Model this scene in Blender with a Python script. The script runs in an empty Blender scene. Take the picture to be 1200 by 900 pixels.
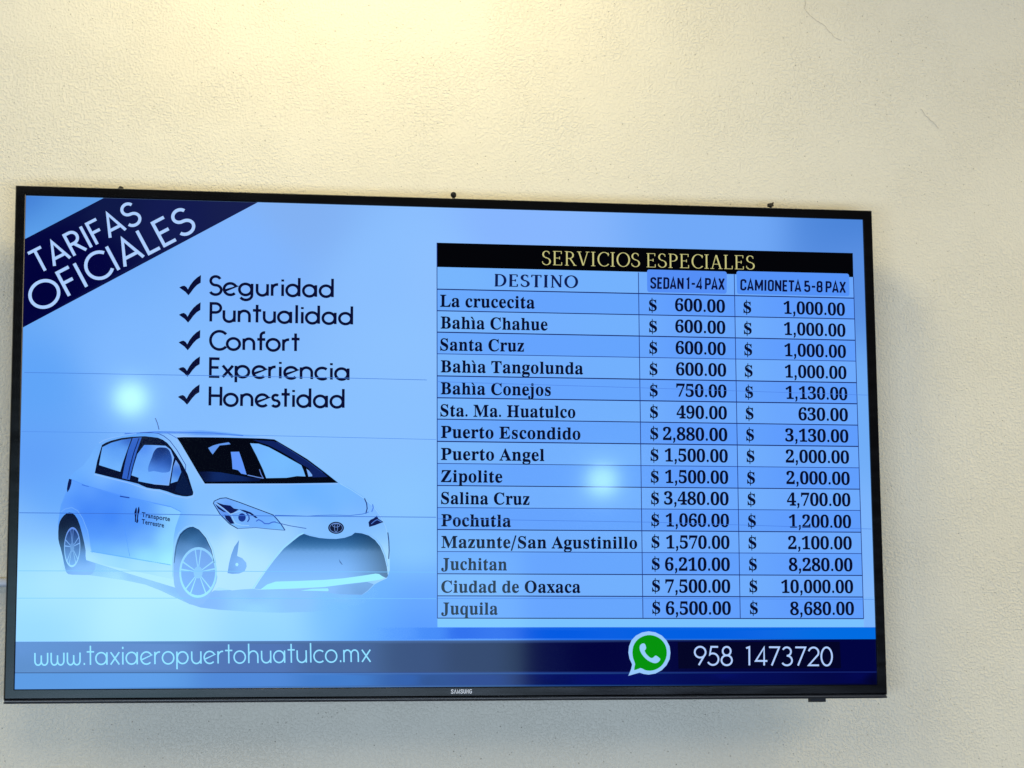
import bpy, bmesh, math, random
from mathutils import Vector, Matrix, geometry

sc = bpy.context.scene
COL = sc.collection
random.seed(7)
TVZ = 1.90                      # height of the screen's centre above the floor

# ------------------------------------------------------------------ camera
cam = bpy.data.cameras.new('camera'); camo = bpy.data.objects.new('camera', cam); COL.objects.link(camo)
CR = [[0.986313, -0.015995, -0.164107], [-0.164674, -0.145871, -0.975502], [-0.008336, 0.989174, -0.146508]]
CC = [-0.46039, -3.20054, -0.39401]
cam.sensor_width = 36.0; cam.lens = 81.058; cam.clip_start = 0.05; cam.clip_end = 60
camo.matrix_world = Matrix.Translation((CC[0], CC[1], CC[2] + TVZ)) @ Matrix(CR).to_4x4()
sc.camera = camo

# ------------------------------------------------------------------ exposure, world
sc.view_settings.view_transform = 'Standard'; sc.view_settings.look = 'None'
sc.view_settings.exposure = 0.0; sc.view_settings.gamma = 1.0
sc.view_settings.use_curve_mapping = False
w = bpy.data.worlds.new('World'); sc.world = w; w.use_nodes = True
w.node_tree.nodes['Background'].inputs['Color'].default_value = (0.5, 0.45, 0.4, 1)
w.node_tree.nodes['Background'].inputs['Strength'].default_value = 0.02

# ------------------------------------------------------------------ lamps
def area(name, loc, aim, sx, sy, power, col, shape='RECTANGLE', spread=180):
    l = bpy.data.lights.new(name, 'AREA'); l.shape = shape; l.size = sx
    if shape in ('RECTANGLE', 'ELLIPSE'): l.size_y = sy
    l.energy = power; l.color = col; l.spread = math.radians(spread)
    o = bpy.data.objects.new(name, l); COL.objects.link(o); o.location = loc
    o.rotation_euler = (Vector(aim) - Vector(loc)).to_track_quat('-Z', 'Y').to_euler()
    return o
def spot(name, loc, aim, power, col, deg, blend, r):
    l = bpy.data.lights.new(name, 'SPOT'); l.energy = power; l.color = col
    l.spot_size = math.radians(deg); l.spot_blend = blend; l.shadow_soft_size = r
    o = bpy.data.objects.new(name, l); COL.objects.link(o); o.location = loc
    o.rotation_euler = (Vector(aim) - Vector(loc)).to_track_quat('-Z', 'Y').to_euler()
    return o
C0 = Vector((0, 0, TVZ))
# row of warm ceiling downlights grazing the wall above the screen
for (x, pw) in ((-2.2, 88), (-0.12, 33), (2.25, 112)):
    spot('ceiling_downlight', (x, -0.50, TVZ + 1.12), (x, -0.02, TVZ + 0.1), pw, (1.0, 0.87, 0.48), 160, 1.0, 0.17 if abs(x) < 1 else 0.24)
# two round ceiling lamps far behind the viewer, mirrored softly in the screen
def mirrored(px, py, z):        # where the mirror ray of one screen point meets height/distance
    p = Vector((px, -0.0, py)); c = Vector((CC[0], -CC[1], CC[2]))
    d = p - c; d /= -d.y if d.y < 0 else d.y
    return Vector((p.x + d.x * z, -z, p.z + d.z * z + TVZ))
(LA, LB) = [(-0.4571, 0.0577), (0.2074, -0.0500)]
for (p, dist, rad, pw) in ((LA, 7.4, 0.070, 0.62), (LB, 9.5, 0.080, 0.74)):
    loc = mirrored(p[0], p[1], dist)
    area('ceiling_lamp', loc, (p[0], 0, p[1] + TVZ), rad * 2, rad * 2, pw, (0.80, 0.97, 1.0), 'DISK')
# daylight openings of the hall behind the viewer, low and to the left
def opening(pl, pr, top, dist, drop, L, colr):
    a = mirrored(pl, top, dist); b = mirrored(pr, top, dist)
    cx = (a.x + b.x) / 2; wdt = b.x - a.x; z1 = a.z
    loc = (cx, -dist, z1 - drop / 2)
    return area('daylight_opening', loc, (cx, 0, z1 - drop / 2), wdt, drop, L * math.pi * wdt * drop, colr)
(D0, D1, D2, D3, DT) = [(-0.6740, -0.1475), (-0.3646, -0.1461), (-0.0990, -0.1449), (0.0907, -0.1441), (-0.2828, -0.1458)]
opening(D0[0], D1[0], DT[1], 8.0, 1.4, 2.2, (0.45, 0.80, 1.0))
opening(D1[0], D2[0], DT[1], 8.0, 1.4, 1.5, (0.55, 0.80, 1.0))
opening(D2[0], D3[0], DT[1], 8.0, 1.4, 1.0, (0.62, 0.84, 1.0))
# cool daylight fill added low in front of the wall, outside the mirror view
area('daylight_fill', (-0.6, -5.2, 0.65), (0.0, 0, 1.5), 5.5, 1.1, 225, (0.56, 0.72, 1.0))
# warm overhead fill added off the mirror view; left one gives the shadow band
area('warm_fill', (-1.3, -2.6, TVZ + 1.95), (-0.1, 0, TVZ - .2), 1.8, 1.2, 15, (1.0, 0.88, 0.66))
area('warm_fill', (3.9, -2.2, TVZ + 1.35), (0.8, 0, TVZ - .2), 1.6, 1.2, 40, (1.0, 0.85, 0.60))

# ------------------------------------------------------------------ helpers
def lin(c):
    r = []
    for v in c:
        v /= 255.0
        r.append(v / 12.92 if v <= 0.04045 else ((v + 0.055) / 1.055) ** 2.4)
    return r
def link(name, me, parent=None, mats=()):
    o = bpy.data.objects.new(name, me); COL.objects.link(o)
    for m in mats: me.materials.append(m)
    if parent is not None: o.parent = parent
    return o
def tag(o, label=None, cat=None, group=None, kind=None):
    if label: o['label'] = label
    if cat: o['category'] = cat
    if group: o['group'] = group
    if kind: o['kind'] = kind
def empty(name, loc):
    o = bpy.data.objects.new(name, None); COL.objects.link(o); o.location = loc; o.empty_display_size = 0.05
    return o
def box_bm(bm, x0, x1, y0, y1, z0, z1, bev=0.0, seg=2):
    vs = [bm.verts.new((x, y, z)) for x in (x0, x1) for y in (y0, y1) for z in (z0, z1)]
    fs = [(0, 1, 3, 2), (4, 6, 7, 5), (0, 4, 5, 1), (2, 3, 7, 6), (0, 2, 6, 4), (1, 5, 7, 3)]
    fc = [bm.faces.new([vs[i] for i in f]) for f in fs]
    if bev > 0:
        es = list({e for f in fc for e in f.edges})
        bmesh.ops.bevel(bm, geom=es, offset=bev, segments=seg, affect='EDGES', profile=0.5)
def cyl_bm(bm, c, axis, r0, r1, h, n=24, bev=0):
    m = Vector(axis).to_track_quat('Z', 'Y').to_matrix().to_4x4(); m.translation = Vector(c) + Vector(axis).normalized() * h / 2
    bmesh.ops.create_cone(bm, cap_ends=True, segments=n, radius1=r0, radius2=r1, depth=h, matrix=m)
def bm_obj(name, bm, mat, parent=None, smooth=False):
    bmesh.ops.recalc_face_normals(bm, faces=bm.faces)
    me = bpy.data.meshes.new(name); bm.to_mesh(me); bm.free()
    if smooth:
        for p in me.polygons: p.use_smooth = True
    return link(name, me, parent, (mat,))

# ------------------------------------------------------------------ materials
def principled(name, base, rough, spec=0.5, metal=0.0):
    m = bpy.data.materials.new(name); m.use_nodes = True
    b = m.node_tree.nodes['Principled BSDF']
    b.inputs['Base Color'].default_value = (*base, 1); b.inputs['Roughness'].default_value = rough
    b.inputs['Specular IOR Level'].default_value = spec; b.inputs['Metallic'].default_value = metal
    return m, b
SCREEN_ROUGH = 0.062
def screen_base(name):
    m, b = principled(name, (0.0, 0.0, 0.0), SCREEN_ROUGH, 1.0)
    b.inputs['Specular Tint'].default_value = (0.66, 0.94, 1.0, 1)
    b.inputs['Emission Strength'].default_value = 1.0
    return m, b
_flat = {}
def lit(c):
    k = tuple(c)
    if k not in _flat:
        m, b = screen_base('screen_colour'); b.inputs['Emission Color'].default_value = (*lin(c), 1); _flat[k] = m
    return _flat[k]
def make_shaded():
    m, b = screen_base('screen_gradient'); nt = m.node_tree
    a = nt.nodes.new('ShaderNodeAttribute'); a.attribute_name = 'tone'
    nt.links.new(a.outputs['Color'], b.inputs['Emission Color'])
    return m
SHADED = make_shaded()
def make_soft():
    m, b = screen_base('screen_soft_tone'); nt = m.node_tree
    a = nt.nodes.new('ShaderNodeAttribute'); a.attribute_name = 'tone'
    nt.links.new(a.outputs['Color'], b.inputs['Emission Color'])
    nt.links.new(a.outputs['Alpha'], b.inputs['Alpha'])
    return m
SOFT = make_soft()

def make_plaster():
    m, b = principled('painted_plaster', (0.80, 0.745, 0.60), 0.62, 0.35); nt = m.node_tree; N = nt.nodes; L = nt.links
    tc = N.new('ShaderNodeTexCoord')
    def noise(scale, detail, rough=0.55, dist=0.0, vec=None):
        n = N.new('ShaderNodeTexNoise'); n.inputs['Scale'].default_value = scale; n.inputs['Detail'].default_value = detail
        n.inputs['Roughness'].default_value = rough; n.inputs['Distortion'].default_value = dist
        L.new(vec or tc.outputs['Object'], n.inputs['Vector']); return n.outputs['Fac']
    def ramp(src, p0, p1, v0=0.0, v1=1.0):
        r = N.new('ShaderNodeMapRange'); r.inputs['From Min'].default_value = p0; r.inputs['From Max'].default_value = p1
        r.inputs['To Min'].default_value = v0; r.inputs['To Max'].default_value = v1; r.interpolation_type = 'SMOOTHSTEP'
        L.new(src, r.inputs['Value']); return r.outputs['Result']
    def mth(op, a, b_=None, c=None):
        n = N.new('ShaderNodeMath'); n.operation = op
        for i, v in enumerate((a, b_, c)):
            if v is None: continue
            if isinstance(v, (int, float)): n.inputs[i].default_value = v
            else: L.new(v, n.inputs[i])
        return n.outputs[0]
    # roller / splatter texture: ridges, softer where the coat is thicker, small sharp pits
    splat = ramp(noise(270, 2.5, 0.55, 0.25), 0.42, 0.67)
    fine = noise(640, 2.0, 0.6)
    big = noise(26, 2.0)
    patch = ramp(noise(7, 2.0, 0.6), 0.35, 0.65, 0.62, 1.0)
    pit = N.new('ShaderNodeTexVoronoi'); pit.inputs['Scale'].default_value = 130; pit.inputs['Randomness'].default_value = 1
    L.new(tc.outputs['Object'], pit.inputs['Vector'])
    pitm = ramp(pit.outputs['Distance'], 0.05, 0.16, 1.0, 0.0)
    rare = ramp(pit.outputs['Color'], 0.70, 0.74, 0.0, 1.0)
    pits = mth('MULTIPLY', pitm, rare)
    h = mth('ADD', mth('MULTIPLY', mth('MULTIPLY', splat, 0.8), patch), mth('MULTIPLY', fine, 0.30))
    h = mth('ADD', h, mth('MULTIPLY', big, 0.8))
    h = mth('SUBTRACT', h, mth('MULTIPLY', pits, 1.0))
    bp = N.new('ShaderNodeBump'); bp.inputs['Strength'].default_value = 0.75; bp.inputs['Distance'].default_value = 0.0013
    L.new(h, bp.inputs['Height']); L.new(bp.outputs['Normal'], b.inputs['Normal'])
    # slight unevenness of the paint, and a dark brown in the pits
    mix = N.new('ShaderNodeMixRGB'); mix.blend_type = 'MIX'
    mix.inputs['Color1'].default_value = (0.81, 0.742, 0.575, 1); mix.inputs['Color2'].default_value = (0.78, 0.708, 0.54, 1)
    L.new(ramp(noise(3.0, 4.0, 0.6), 0.3, 0.7), mix.inputs['Fac'])
    mx = N.new('ShaderNodeMixRGB'); L.new(mix.outputs[0], mx.inputs['Color1']); mx.inputs['Color2'].default_value = (0.30, 0.25, 0.18, 1)
    L.new(mth('MULTIPLY', pits, 0.75), mx.inputs['Fac']); L.new(mx.outputs[0], b.inputs['Base Color'])
    return m
PLASTER = make_plaster()
M_CRACK, _ = principled('crack_shade', (0.68, 0.60, 0.46), 0.9, 0.1)
def make_bezel():
    m, b = principled('gloss_black_plastic', (0.003, 0.003, 0.0035), 0.12, 0.55); nt = m.node_tree
    tc = nt.nodes.new('ShaderNodeTexCoord'); n = nt.nodes.new('ShaderNodeTexNoise'); n.inputs['Scale'].default_value = 25; n.inputs['Detail'].default_value = 6
    mp = nt.nodes.new('ShaderNodeMapping'); mp.inputs['Scale'].default_value = (0.35, 1, 3)
    r = nt.nodes.new('ShaderNodeMapRange'); r.inputs['To Min'].default_value = 0.07; r.inputs['To Max'].default_value = 0.24
    nt.links.new(tc.outputs['Object'], mp.inputs[0]); nt.links.new(mp.outputs[0], n.inputs['Vector'])
    nt.links.new(n.outputs['Fac'], r.inputs['Value']); nt.links.new(r.outputs[0], b.inputs['Roughness'])
    return m
BEZEL = make_bezel()
MATTE, _ = principled('matte_black_plastic', (0.005, 0.005, 0.005), 0.5, 0.3)
TRIM, _ = principled('smoked_clear_trim', (0.09, 0.085, 0.08), 0.25, 0.8, 0.3)
STEEL, _ = principled('dark_steel', (0.05, 0.045, 0.04), 0.4, 0.5, 0.7)
PRINT, _ = principled('white_printed_lettering', (0.75, 0.76, 0.78), 0.4)
CONDUIT, _ = principled('grey_plastic_conduit', (0.66, 0.67, 0.68), 0.35)

# ------------------------------------------------------------------ the wall
def behind(p, depth):           # a point measured against the screen plane, carried back to its own depth behind it
    k = depth / -CC[1]; return (p[0] + (p[0] - CC[0]) * k, p[1] + (p[1] - CC[2]) * k)
WALL_GAP = 0.085                # the screen face stands this far in front of the wall
bm = bmesh.new(); box_bm(bm, -4.0, 4.0, WALL_GAP, WALL_GAP + 0.15, 0.0, 3.6)
wall = bm_obj('wall', bm, PLASTER)
tag(wall, 'cream plastered wall with rough roller texture behind the hanging screen', 'wall', kind='structure')

def strip(pts, width, y, taper=True):
    bm = bmesh.new(); prev = None; n = len(pts)
    for i, p in enumerate(pts):
        a = Vector(pts[max(i - 1, 0)]); b = Vector(pts[min(i + 1, n - 1)]); d = (b - a).normalized(); q = Vector((-d.y, d.x))
        hw = width / 2 * (0.35 + 0.65 * math.sin(math.pi * min(1, (i + 0.6) / n))) * random.uniform(0.7, 1.25) if taper else width / 2
        v = [bm.verts.new((p[0] + q.x * s * hw, y + (0.0004 if s else -0.0004), p[1] + q.y * s * hw)) for s in (-1, 0, 1)]
        if prev:
            bm.faces.new((prev[0], prev[1], v[1], v[0])); bm.faces.new((prev[1], prev[2], v[2], v[1]))
        prev = v
    return bm
def wiggly(pts, n=7, amp=0.0007):
    out = []
    for (a, b) in zip(pts[:-1], pts[1:]):
        for k in range(n):
            t = k / n; out.append((a[0] + (b[0] - a[0]) * t + random.uniform(-amp, amp), a[1] + (b[1] - a[1]) * t + random.uniform(-amp, amp)))
    out.append(pts[-1]); return out
for pts, wd in (([(0.5263, 0.6917), (0.5265, 0.6758), (0.5254, 0.6600), (0.5330, 0.6497), (0.5447, 0.6410), (0.5550, 0.6349), (0.5614, 0.6273), (0.5691, 0.6184), (0.5808, 0.6123)], 0.0011), ([(0.7009, 0.5118), (0.7098, 0.5004), (0.7202, 0.4916), (0.7278, 0.4826)], 0.0008)):
    cr = bm_obj('crack', strip([(x, z + TVZ) for x, z in wiggly([behind(q, WALL_GAP) for q in pts])], wd, WALL_GAP - 0.0006), M_CRACK, wall)

# ------------------------------------------------------------------ cable conduit left of the screen
ya, yb = [behind(q, WALL_GAP - 0.01)[1] for q in [(-0.6244, -0.1907), (-0.6241, -0.2028)]]
bm = bmesh.new(); box_bm(bm, -3.2, -0.50, WALL_GAP - 0.014, WALL_GAP + 0.001, TVZ + min(ya, yb), TVZ + max(ya, yb), 0.005, 5)
cd = bm_obj('cable_conduit', bm, CONDUIT)
tag(cd, 'thin grey horizontal cable cover on the wall running behind the screen at its left edge', 'cable cover')

# ------------------------------------------------------------------ wall mount
SW, SH = 1.2096 / 2, 0.6804 / 2
BL_, BT_, BB_ = 0.0144, 0.0140, 0.0192
KN = [(-0.4759, 0.3556), (-0.0047, 0.3582), (0.4651, 0.3576)]
mount = empty('wall_mount', (0, WALL_GAP, TVZ))
tag(mount, 'black steel wall mount behind the screen, three screw heads peeping over the top edge', 'mount')
bm = bmesh.new(); box_bm(bm, -0.33, 0.33, -0.006, -0.0005, 0.10, 0.16); box_bm(bm, -0.33, 0.33, -0.006, -0.0005, -0.14, -0.08)
bm_obj('rail', bm, STEEL, mount)
for x in (-0.2, 0.2):
    bm = bmesh.new(); box_bm(bm, x - 0.02, x + 0.02, -0.024, -0.0065, -0.2, 0.22); bm_obj('arm', bm, STEEL, mount)
for i, q in enumerate(KN):
    x, z = behind(q, WALL_GAP - 0.035); ztop = z - (0.0018, 0.0062, 0.0036)[i]
    bm = bmesh.new()
    box_bm(bm, x - 0.006, x + 0.006, -0.030, -0.001, ztop - 0.06, ztop - 0.004, 0.001)
    st = bm_obj('strap', bm, STEEL, mount)
    bm = bmesh.new(); hh = (0.0035, 0.0042, 0.0025)[i]
    if i == 1:
        bmesh.ops.create_uvsphere(bm, u_segments=20, v_segments=12, radius=0.0043, matrix=Matrix.Translation((x, -0.035, ztop + 0.0075)) @ Matrix.Diagonal((1, 0.8, 1.05, 1)))
        cyl_bm(bm, (x, -0.035, ztop - 0.004), (0, 0, 1), 0.0022, 0.0022, 0.010)
        cyl_bm(bm, (x + 0.0004, -0.0375, ztop + 0.0078), (0, -1, 0), 0.0022, 0.0016, 0.0022, 16)
    elif i == 0:
        cyl_bm(bm, (x, -0.035, ztop - 0.003), (0.25, 0, 1), 0.0048, 0.0030, 0.0065, 6)
    else:
        cyl_bm(bm, (x, -0.035, ztop - 0.003), (0, 0, 1), 0.0022, 0.0022, 0.0060)
        cyl_bm(bm, (x, -0.035, ztop + 0.0025), (-0.12, 0, 1), 0.0052, 0.0044, 0.0042, 8)
        cyl_bm(bm, (x + 0.003, -0.035, ztop + 0.006), (0.5, 0, 1), 0.0016, 0.0010, 0.003, 8)
    bm_obj('screw_head', bm, MATTE, mount, False)

# ------------------------------------------------------------------ the television
tv = empty('television', (0, 0, TVZ))
tag(tv, 'large wall screen in thin glossy black frame showing a blue fare list and white car', 'television')
bm = bmesh.new(); box_bm(bm, -SW - BL_ + 0.004, SW + BL_ - 0.004, 0.012, 0.036, -SH - BB_ + 0.005, SH + BT_ - 0.004, 0.003)
bm_obj('rear_shell', bm, MATTE, tv)
bm = bmesh.new(); box_bm(bm, -0.42, 0.42, 0.037, 0.058, -0.30, 0.24, 0.006)
bm_obj('electronics_housing', bm, MATTE, tv)
# frame: swept profile round the four sides, one part per side, mitred at the corners
def frame_side(name, p, q, pin, qin):
    # outer edge p->q, inner edge pin->qin; profile across the width (t from outer to inner, y depth)
    prof = [(0.0, 0.012), (0.0, -0.0008), (0.07, -0.0026), (0.14, -0.0032), (0.90, -0.0032), (0.975, -0.0026), (1.0, -0.0010), (1.0, 0.0030)]
    bm = bmesh.new(); A = []; B = []
    for t, y in prof:
        A.append(bm.verts.new((p[0] + (pin[0] - p[0]) * t, y, p[1] + (pin[1] - p[1]) * t)))
        B.append(bm.verts.new((q[0] + (qin[0] - q[0]) * t, y, q[1] + (qin[1] - q[1]) * t)))
    for i in range(len(prof) - 1): bm.faces.new((A[i], B[i], B[i + 1], A[i + 1]))
    bm.faces.new((A[-1], B[-1], B[0], A[0])); bm.faces.new(A); bm.faces.new(B[::-1])
    return bm_obj(name, bm, BEZEL, tv)
BF = 0.0142                     # height of the glossy face of the bottom side
o = [(-SW - BL_, SH + BT_), (SW + BL_, SH + BT_), (SW + BL_, -SH - BF), (-SW - BL_, -SH - BF)]
n = [(-SW, SH), (SW, SH), (SW, -SH), (-SW, -SH)]
for i in range(4):
    frame_side('frame_side', o[i], o[(i + 1) % 4], n[i], n[(i + 1) % 4])
# lower lip: dark groove, smoked trim strip, black underside
bm = bmesh.new(); box_bm(bm, -SW - BL_ + 0.0006, SW + BL_ - 0.0006, 0.0006, 0.013, -SH - BF - 0.0014, -SH - BF - 0.0001)
bm_obj('shadow_gap', bm, MATTE, tv)
bm = bmesh.new(); box_bm(bm, -SW - BL_ + 0.001, SW + BL_ - 0.001, -0.0020, 0.013, -SH - BF - 0.0029, -SH - BF - 0.00145, 0.0004)
bm_obj('bottom_trim', bm, TRIM, tv)
bm = bmesh.new(); box_bm(bm, -SW - BL_, SW + BL_, -0.0012, 0.0345, -SH - BB_, -SH - BF - 0.00295, 0.0005)
bm_obj('bottom_lip', bm, MATTE, tv)
(T0, T1) = [(0.5071, -0.3588), (0.5296, -0.3662)]
bm = bmesh.new(); box_bm(bm, T0[0], T1[0], 0.004, 0.018, -SH - BB_ - 0.0050, -SH - BB_ + 0.001, 0.0008)
bm_obj('bottom_clip', bm, MATTE, tv)

# ------------------------------------------------------------------ the screen face and what it shows
# Screen-plane coordinates in metres from its centre; y runs into the wall. LAYER stacks the printed tones.
LAYER = 0.00012
def idw(ctrl, x, y, pw=2.2, eps=3e-5):
    s = [0, 0, 0, 0]; W = 0
    for (cx, cy), c in ctrl:
        d = (cx - x) ** 2 + (cy - y) ** 2 + eps
        k = d ** (-pw / 2); W += k
        for i in range(3): s[i] += k * c[i]
        s[3] += k * (c[3] if len(c) > 3 else 1.0)
    return [v / W for v in s]
def ctrls(pts, cols):
    return [(p, list(lin(c[:3])) + ([c[3]] if len(c) > 3 else [1.0])) for p, c in zip(pts, cols)]
def tone_mesh(name, verts, faces, layer, fn, mat, parent):
    me = bpy.data.meshes.new(name)
    me.from_pydata([(x, -layer * LAYER, y) for x, y in verts], [], faces)
    at = me.color_attributes.new('tone', 'FLOAT_COLOR', 'POINT')
    for i, (x, y) in enumerate(verts):
        at.data[i].color = fn(x, y)
    me.update()
    return link(name, me, parent, (mat,))
def inside_poly(x, y, P):
    r = False; j = len(P) - 1
    for i in range(len(P)):
        if (P[i][1] > y) != (P[j][1] > y) and x < (P[j][0] - P[i][0]) * (y - P[i][1]) / (P[j][1] - P[i][1]) + P[i][0]: r = not r
        j = i
    return r
def orient(tris, V):
    out = []
    for t in tris:
        a, b, c = (V[i] for i in t[:3])
        s = (b[0] - a[0]) * (c[1] - a[1]) - (b[1] - a[1]) * (c[0] - a[0])
        out.append(t if s > 0 else t[::-1])
    return out
def smooth_poly(P, k=3):
    # Catmull-Rom rounding of a closed outline
    n = len(P); out = []
    for i in range(n):
        p0, p1, p2, p3 = (Vector(P[(i + j - 1) % n]) for j in range(4))
        for s in range(k):
            t = s / k
            out.append(tuple(0.5 * ((2 * p1) + (p2 - p0) * t + (2 * p0 - 5 * p1 + 4 * p2 - p3) * t * t + (3 * p1 - p0 - 3 * p2 + p3) * t ** 3)))
    return out
def shaded(name, P, layer, ctrl, parent, step=0.012, soft=False, fn=None, smooth=0, pw=3.0, eps=8e-5):
    if smooth: P = smooth_poly(P, smooth)
    xs = [p[0] for p in P]; ys = [p[1] for p in P]
    pts = [Vector(p) for p in P]
    x = min(xs) + step * 0.51
    row = 0
    while x < max(xs):
        y = min(ys) + step * (0.3 if row % 2 else 0.8)
        while y < max(ys):
            if inside_poly(x, y, P): pts.append(Vector((x, y)))
            y += step
        x += step * 0.87; row += 1
    r = geometry.delaunay_2d_cdt(pts, [], [list(range(len(P)))], 1, 1e-6)
    V = [tuple(v) for v in r[0]]
    return tone_mesh(name, V, orient(r[2], V), layer, fn or (lambda a, b: idw(ctrl, a, b, pw, eps)), SOFT if soft else SHADED, parent)
def flat(name, P, layer, c, parent, smooth=0):
    if smooth: P = smooth_poly(P, smooth)
    r = geometry.delaunay_2d_cdt([Vector(p) for p in P], [], [list(range(len(P)))], 1, 1e-6)
    V = [tuple(v) for v in r[0]]
    me = bpy.data.meshes.new(name)
    me.from_pydata([(x, -layer * LAYER, y) for x, y in V], [], orient(r[2], V))
    return link(name, me, parent, (lit(c),))

def arc(cx, cy, rx, ry, a0, a1, n=None):
    n = n or max(4, int(abs(a1 - a0) / 11)); return [(cx + rx * math.cos(math.radians(a0 + (a1 - a0) * i / n)), cy + ry * math.sin(math.radians(a0 + (a1 - a0) * i / n))) for i in range(n + 1)]

class Pen:
    """collects stroked paths; each path gets its own hair-thin level so that crossings never share a plane"""
    def __init__(s): s.v = []; s.f = []; s.n = 0
    def stroke(s, pts, wx, wy=None, M=lambda x, y: (x, y), closed=False):
        wy = wy if wy is not None else wx
        P = [Vector(p) for p in pts]
        if not closed and (P[0] - P[-1]).length < 1e-6 and len(P) > 3: closed = True
        if closed and (P[0] - P[-1]).length < 1e-6: P = P[:-1]
        n = len(P); base = len(s.v); lev = s.n * 0.000003; s.n += 1
        for i in range(n):
            if closed: a, b = P[i - 1], P[(i + 1) % n]
            else: a, b = P[max(i - 1, 0)], P[min(i + 1, n - 1)]
            d1 = (P[i] - a); d2 = (b - P[i])
            d1 = d1.normalized() if d1.length > 1e-9 else d2.normalized(); d2 = d2.normalized() if d2.length > 1e-9 else d1
            n1 = Vector((-d1.y, d1.x)); n2 = Vector((-d2.y, d2.x)); q = (n1 + n2)
            q = q.normalized() if q.length > 1e-6 else n1
            k = 1 / max(0.45, q.dot(n1))
            for sg in (-1, 1):
                x, y = P[i].x + sg * q.x * wx / 2 * k, P[i].y + sg * q.y * wy / 2 * k
                X, Y = M(x, y); s.v.append((X, Y, lev))
        m = n if closed else n - 1
        for i in range(m):
            j = (i + 1) % n
            s.f.append((base + 2 * i, base + 2 * j, base + 2 * j + 1, base + 2 * i + 1))
    def poly(s, pts, M=lambda x, y: (x, y)):
        base = len(s.v); lev = s.n * 0.000003; s.n += 1
        r = geometry.delaunay_2d_cdt([Vector(p) for p in pts], [], [list(range(len(pts)))], 1, 1e-6)
        for p in r[0]:
            X, Y = M(p[0], p[1]); s.v.append((X, Y, lev))
        for f in r[2]: s.f.append(tuple(base + i for i in f))
    def mesh(s, verts, faces, M=lambda x, y: (x, y)):
        base = len(s.v); lev = s.n * 0.000003; s.n += 1
        for x, y in verts:
            X, Y = M(x, y); s.v.append((X, Y, lev))
        for f in faces: s.f.append(tuple(base + i for i in f))
    def build(s, name, layer, mat, parent, y0=0.0):
        me = bpy.data.meshes.new(name)
        V2 = [(x, y) for x, y, l in s.v]
        F = []
        for f in s.f:
            A = sum(V2[f[i - 1]][0] * V2[f[i]][1] - V2[f[i]][0] * V2[f[i - 1]][1] for i in range(len(f)))
            F.append(f if A > 0 else f[::-1])
        me.from_pydata([(x, y0 - layer * LAYER - l, y) for x, y, l in s.v], [], F)
        return link(name, me, parent, (mat,))

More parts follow.
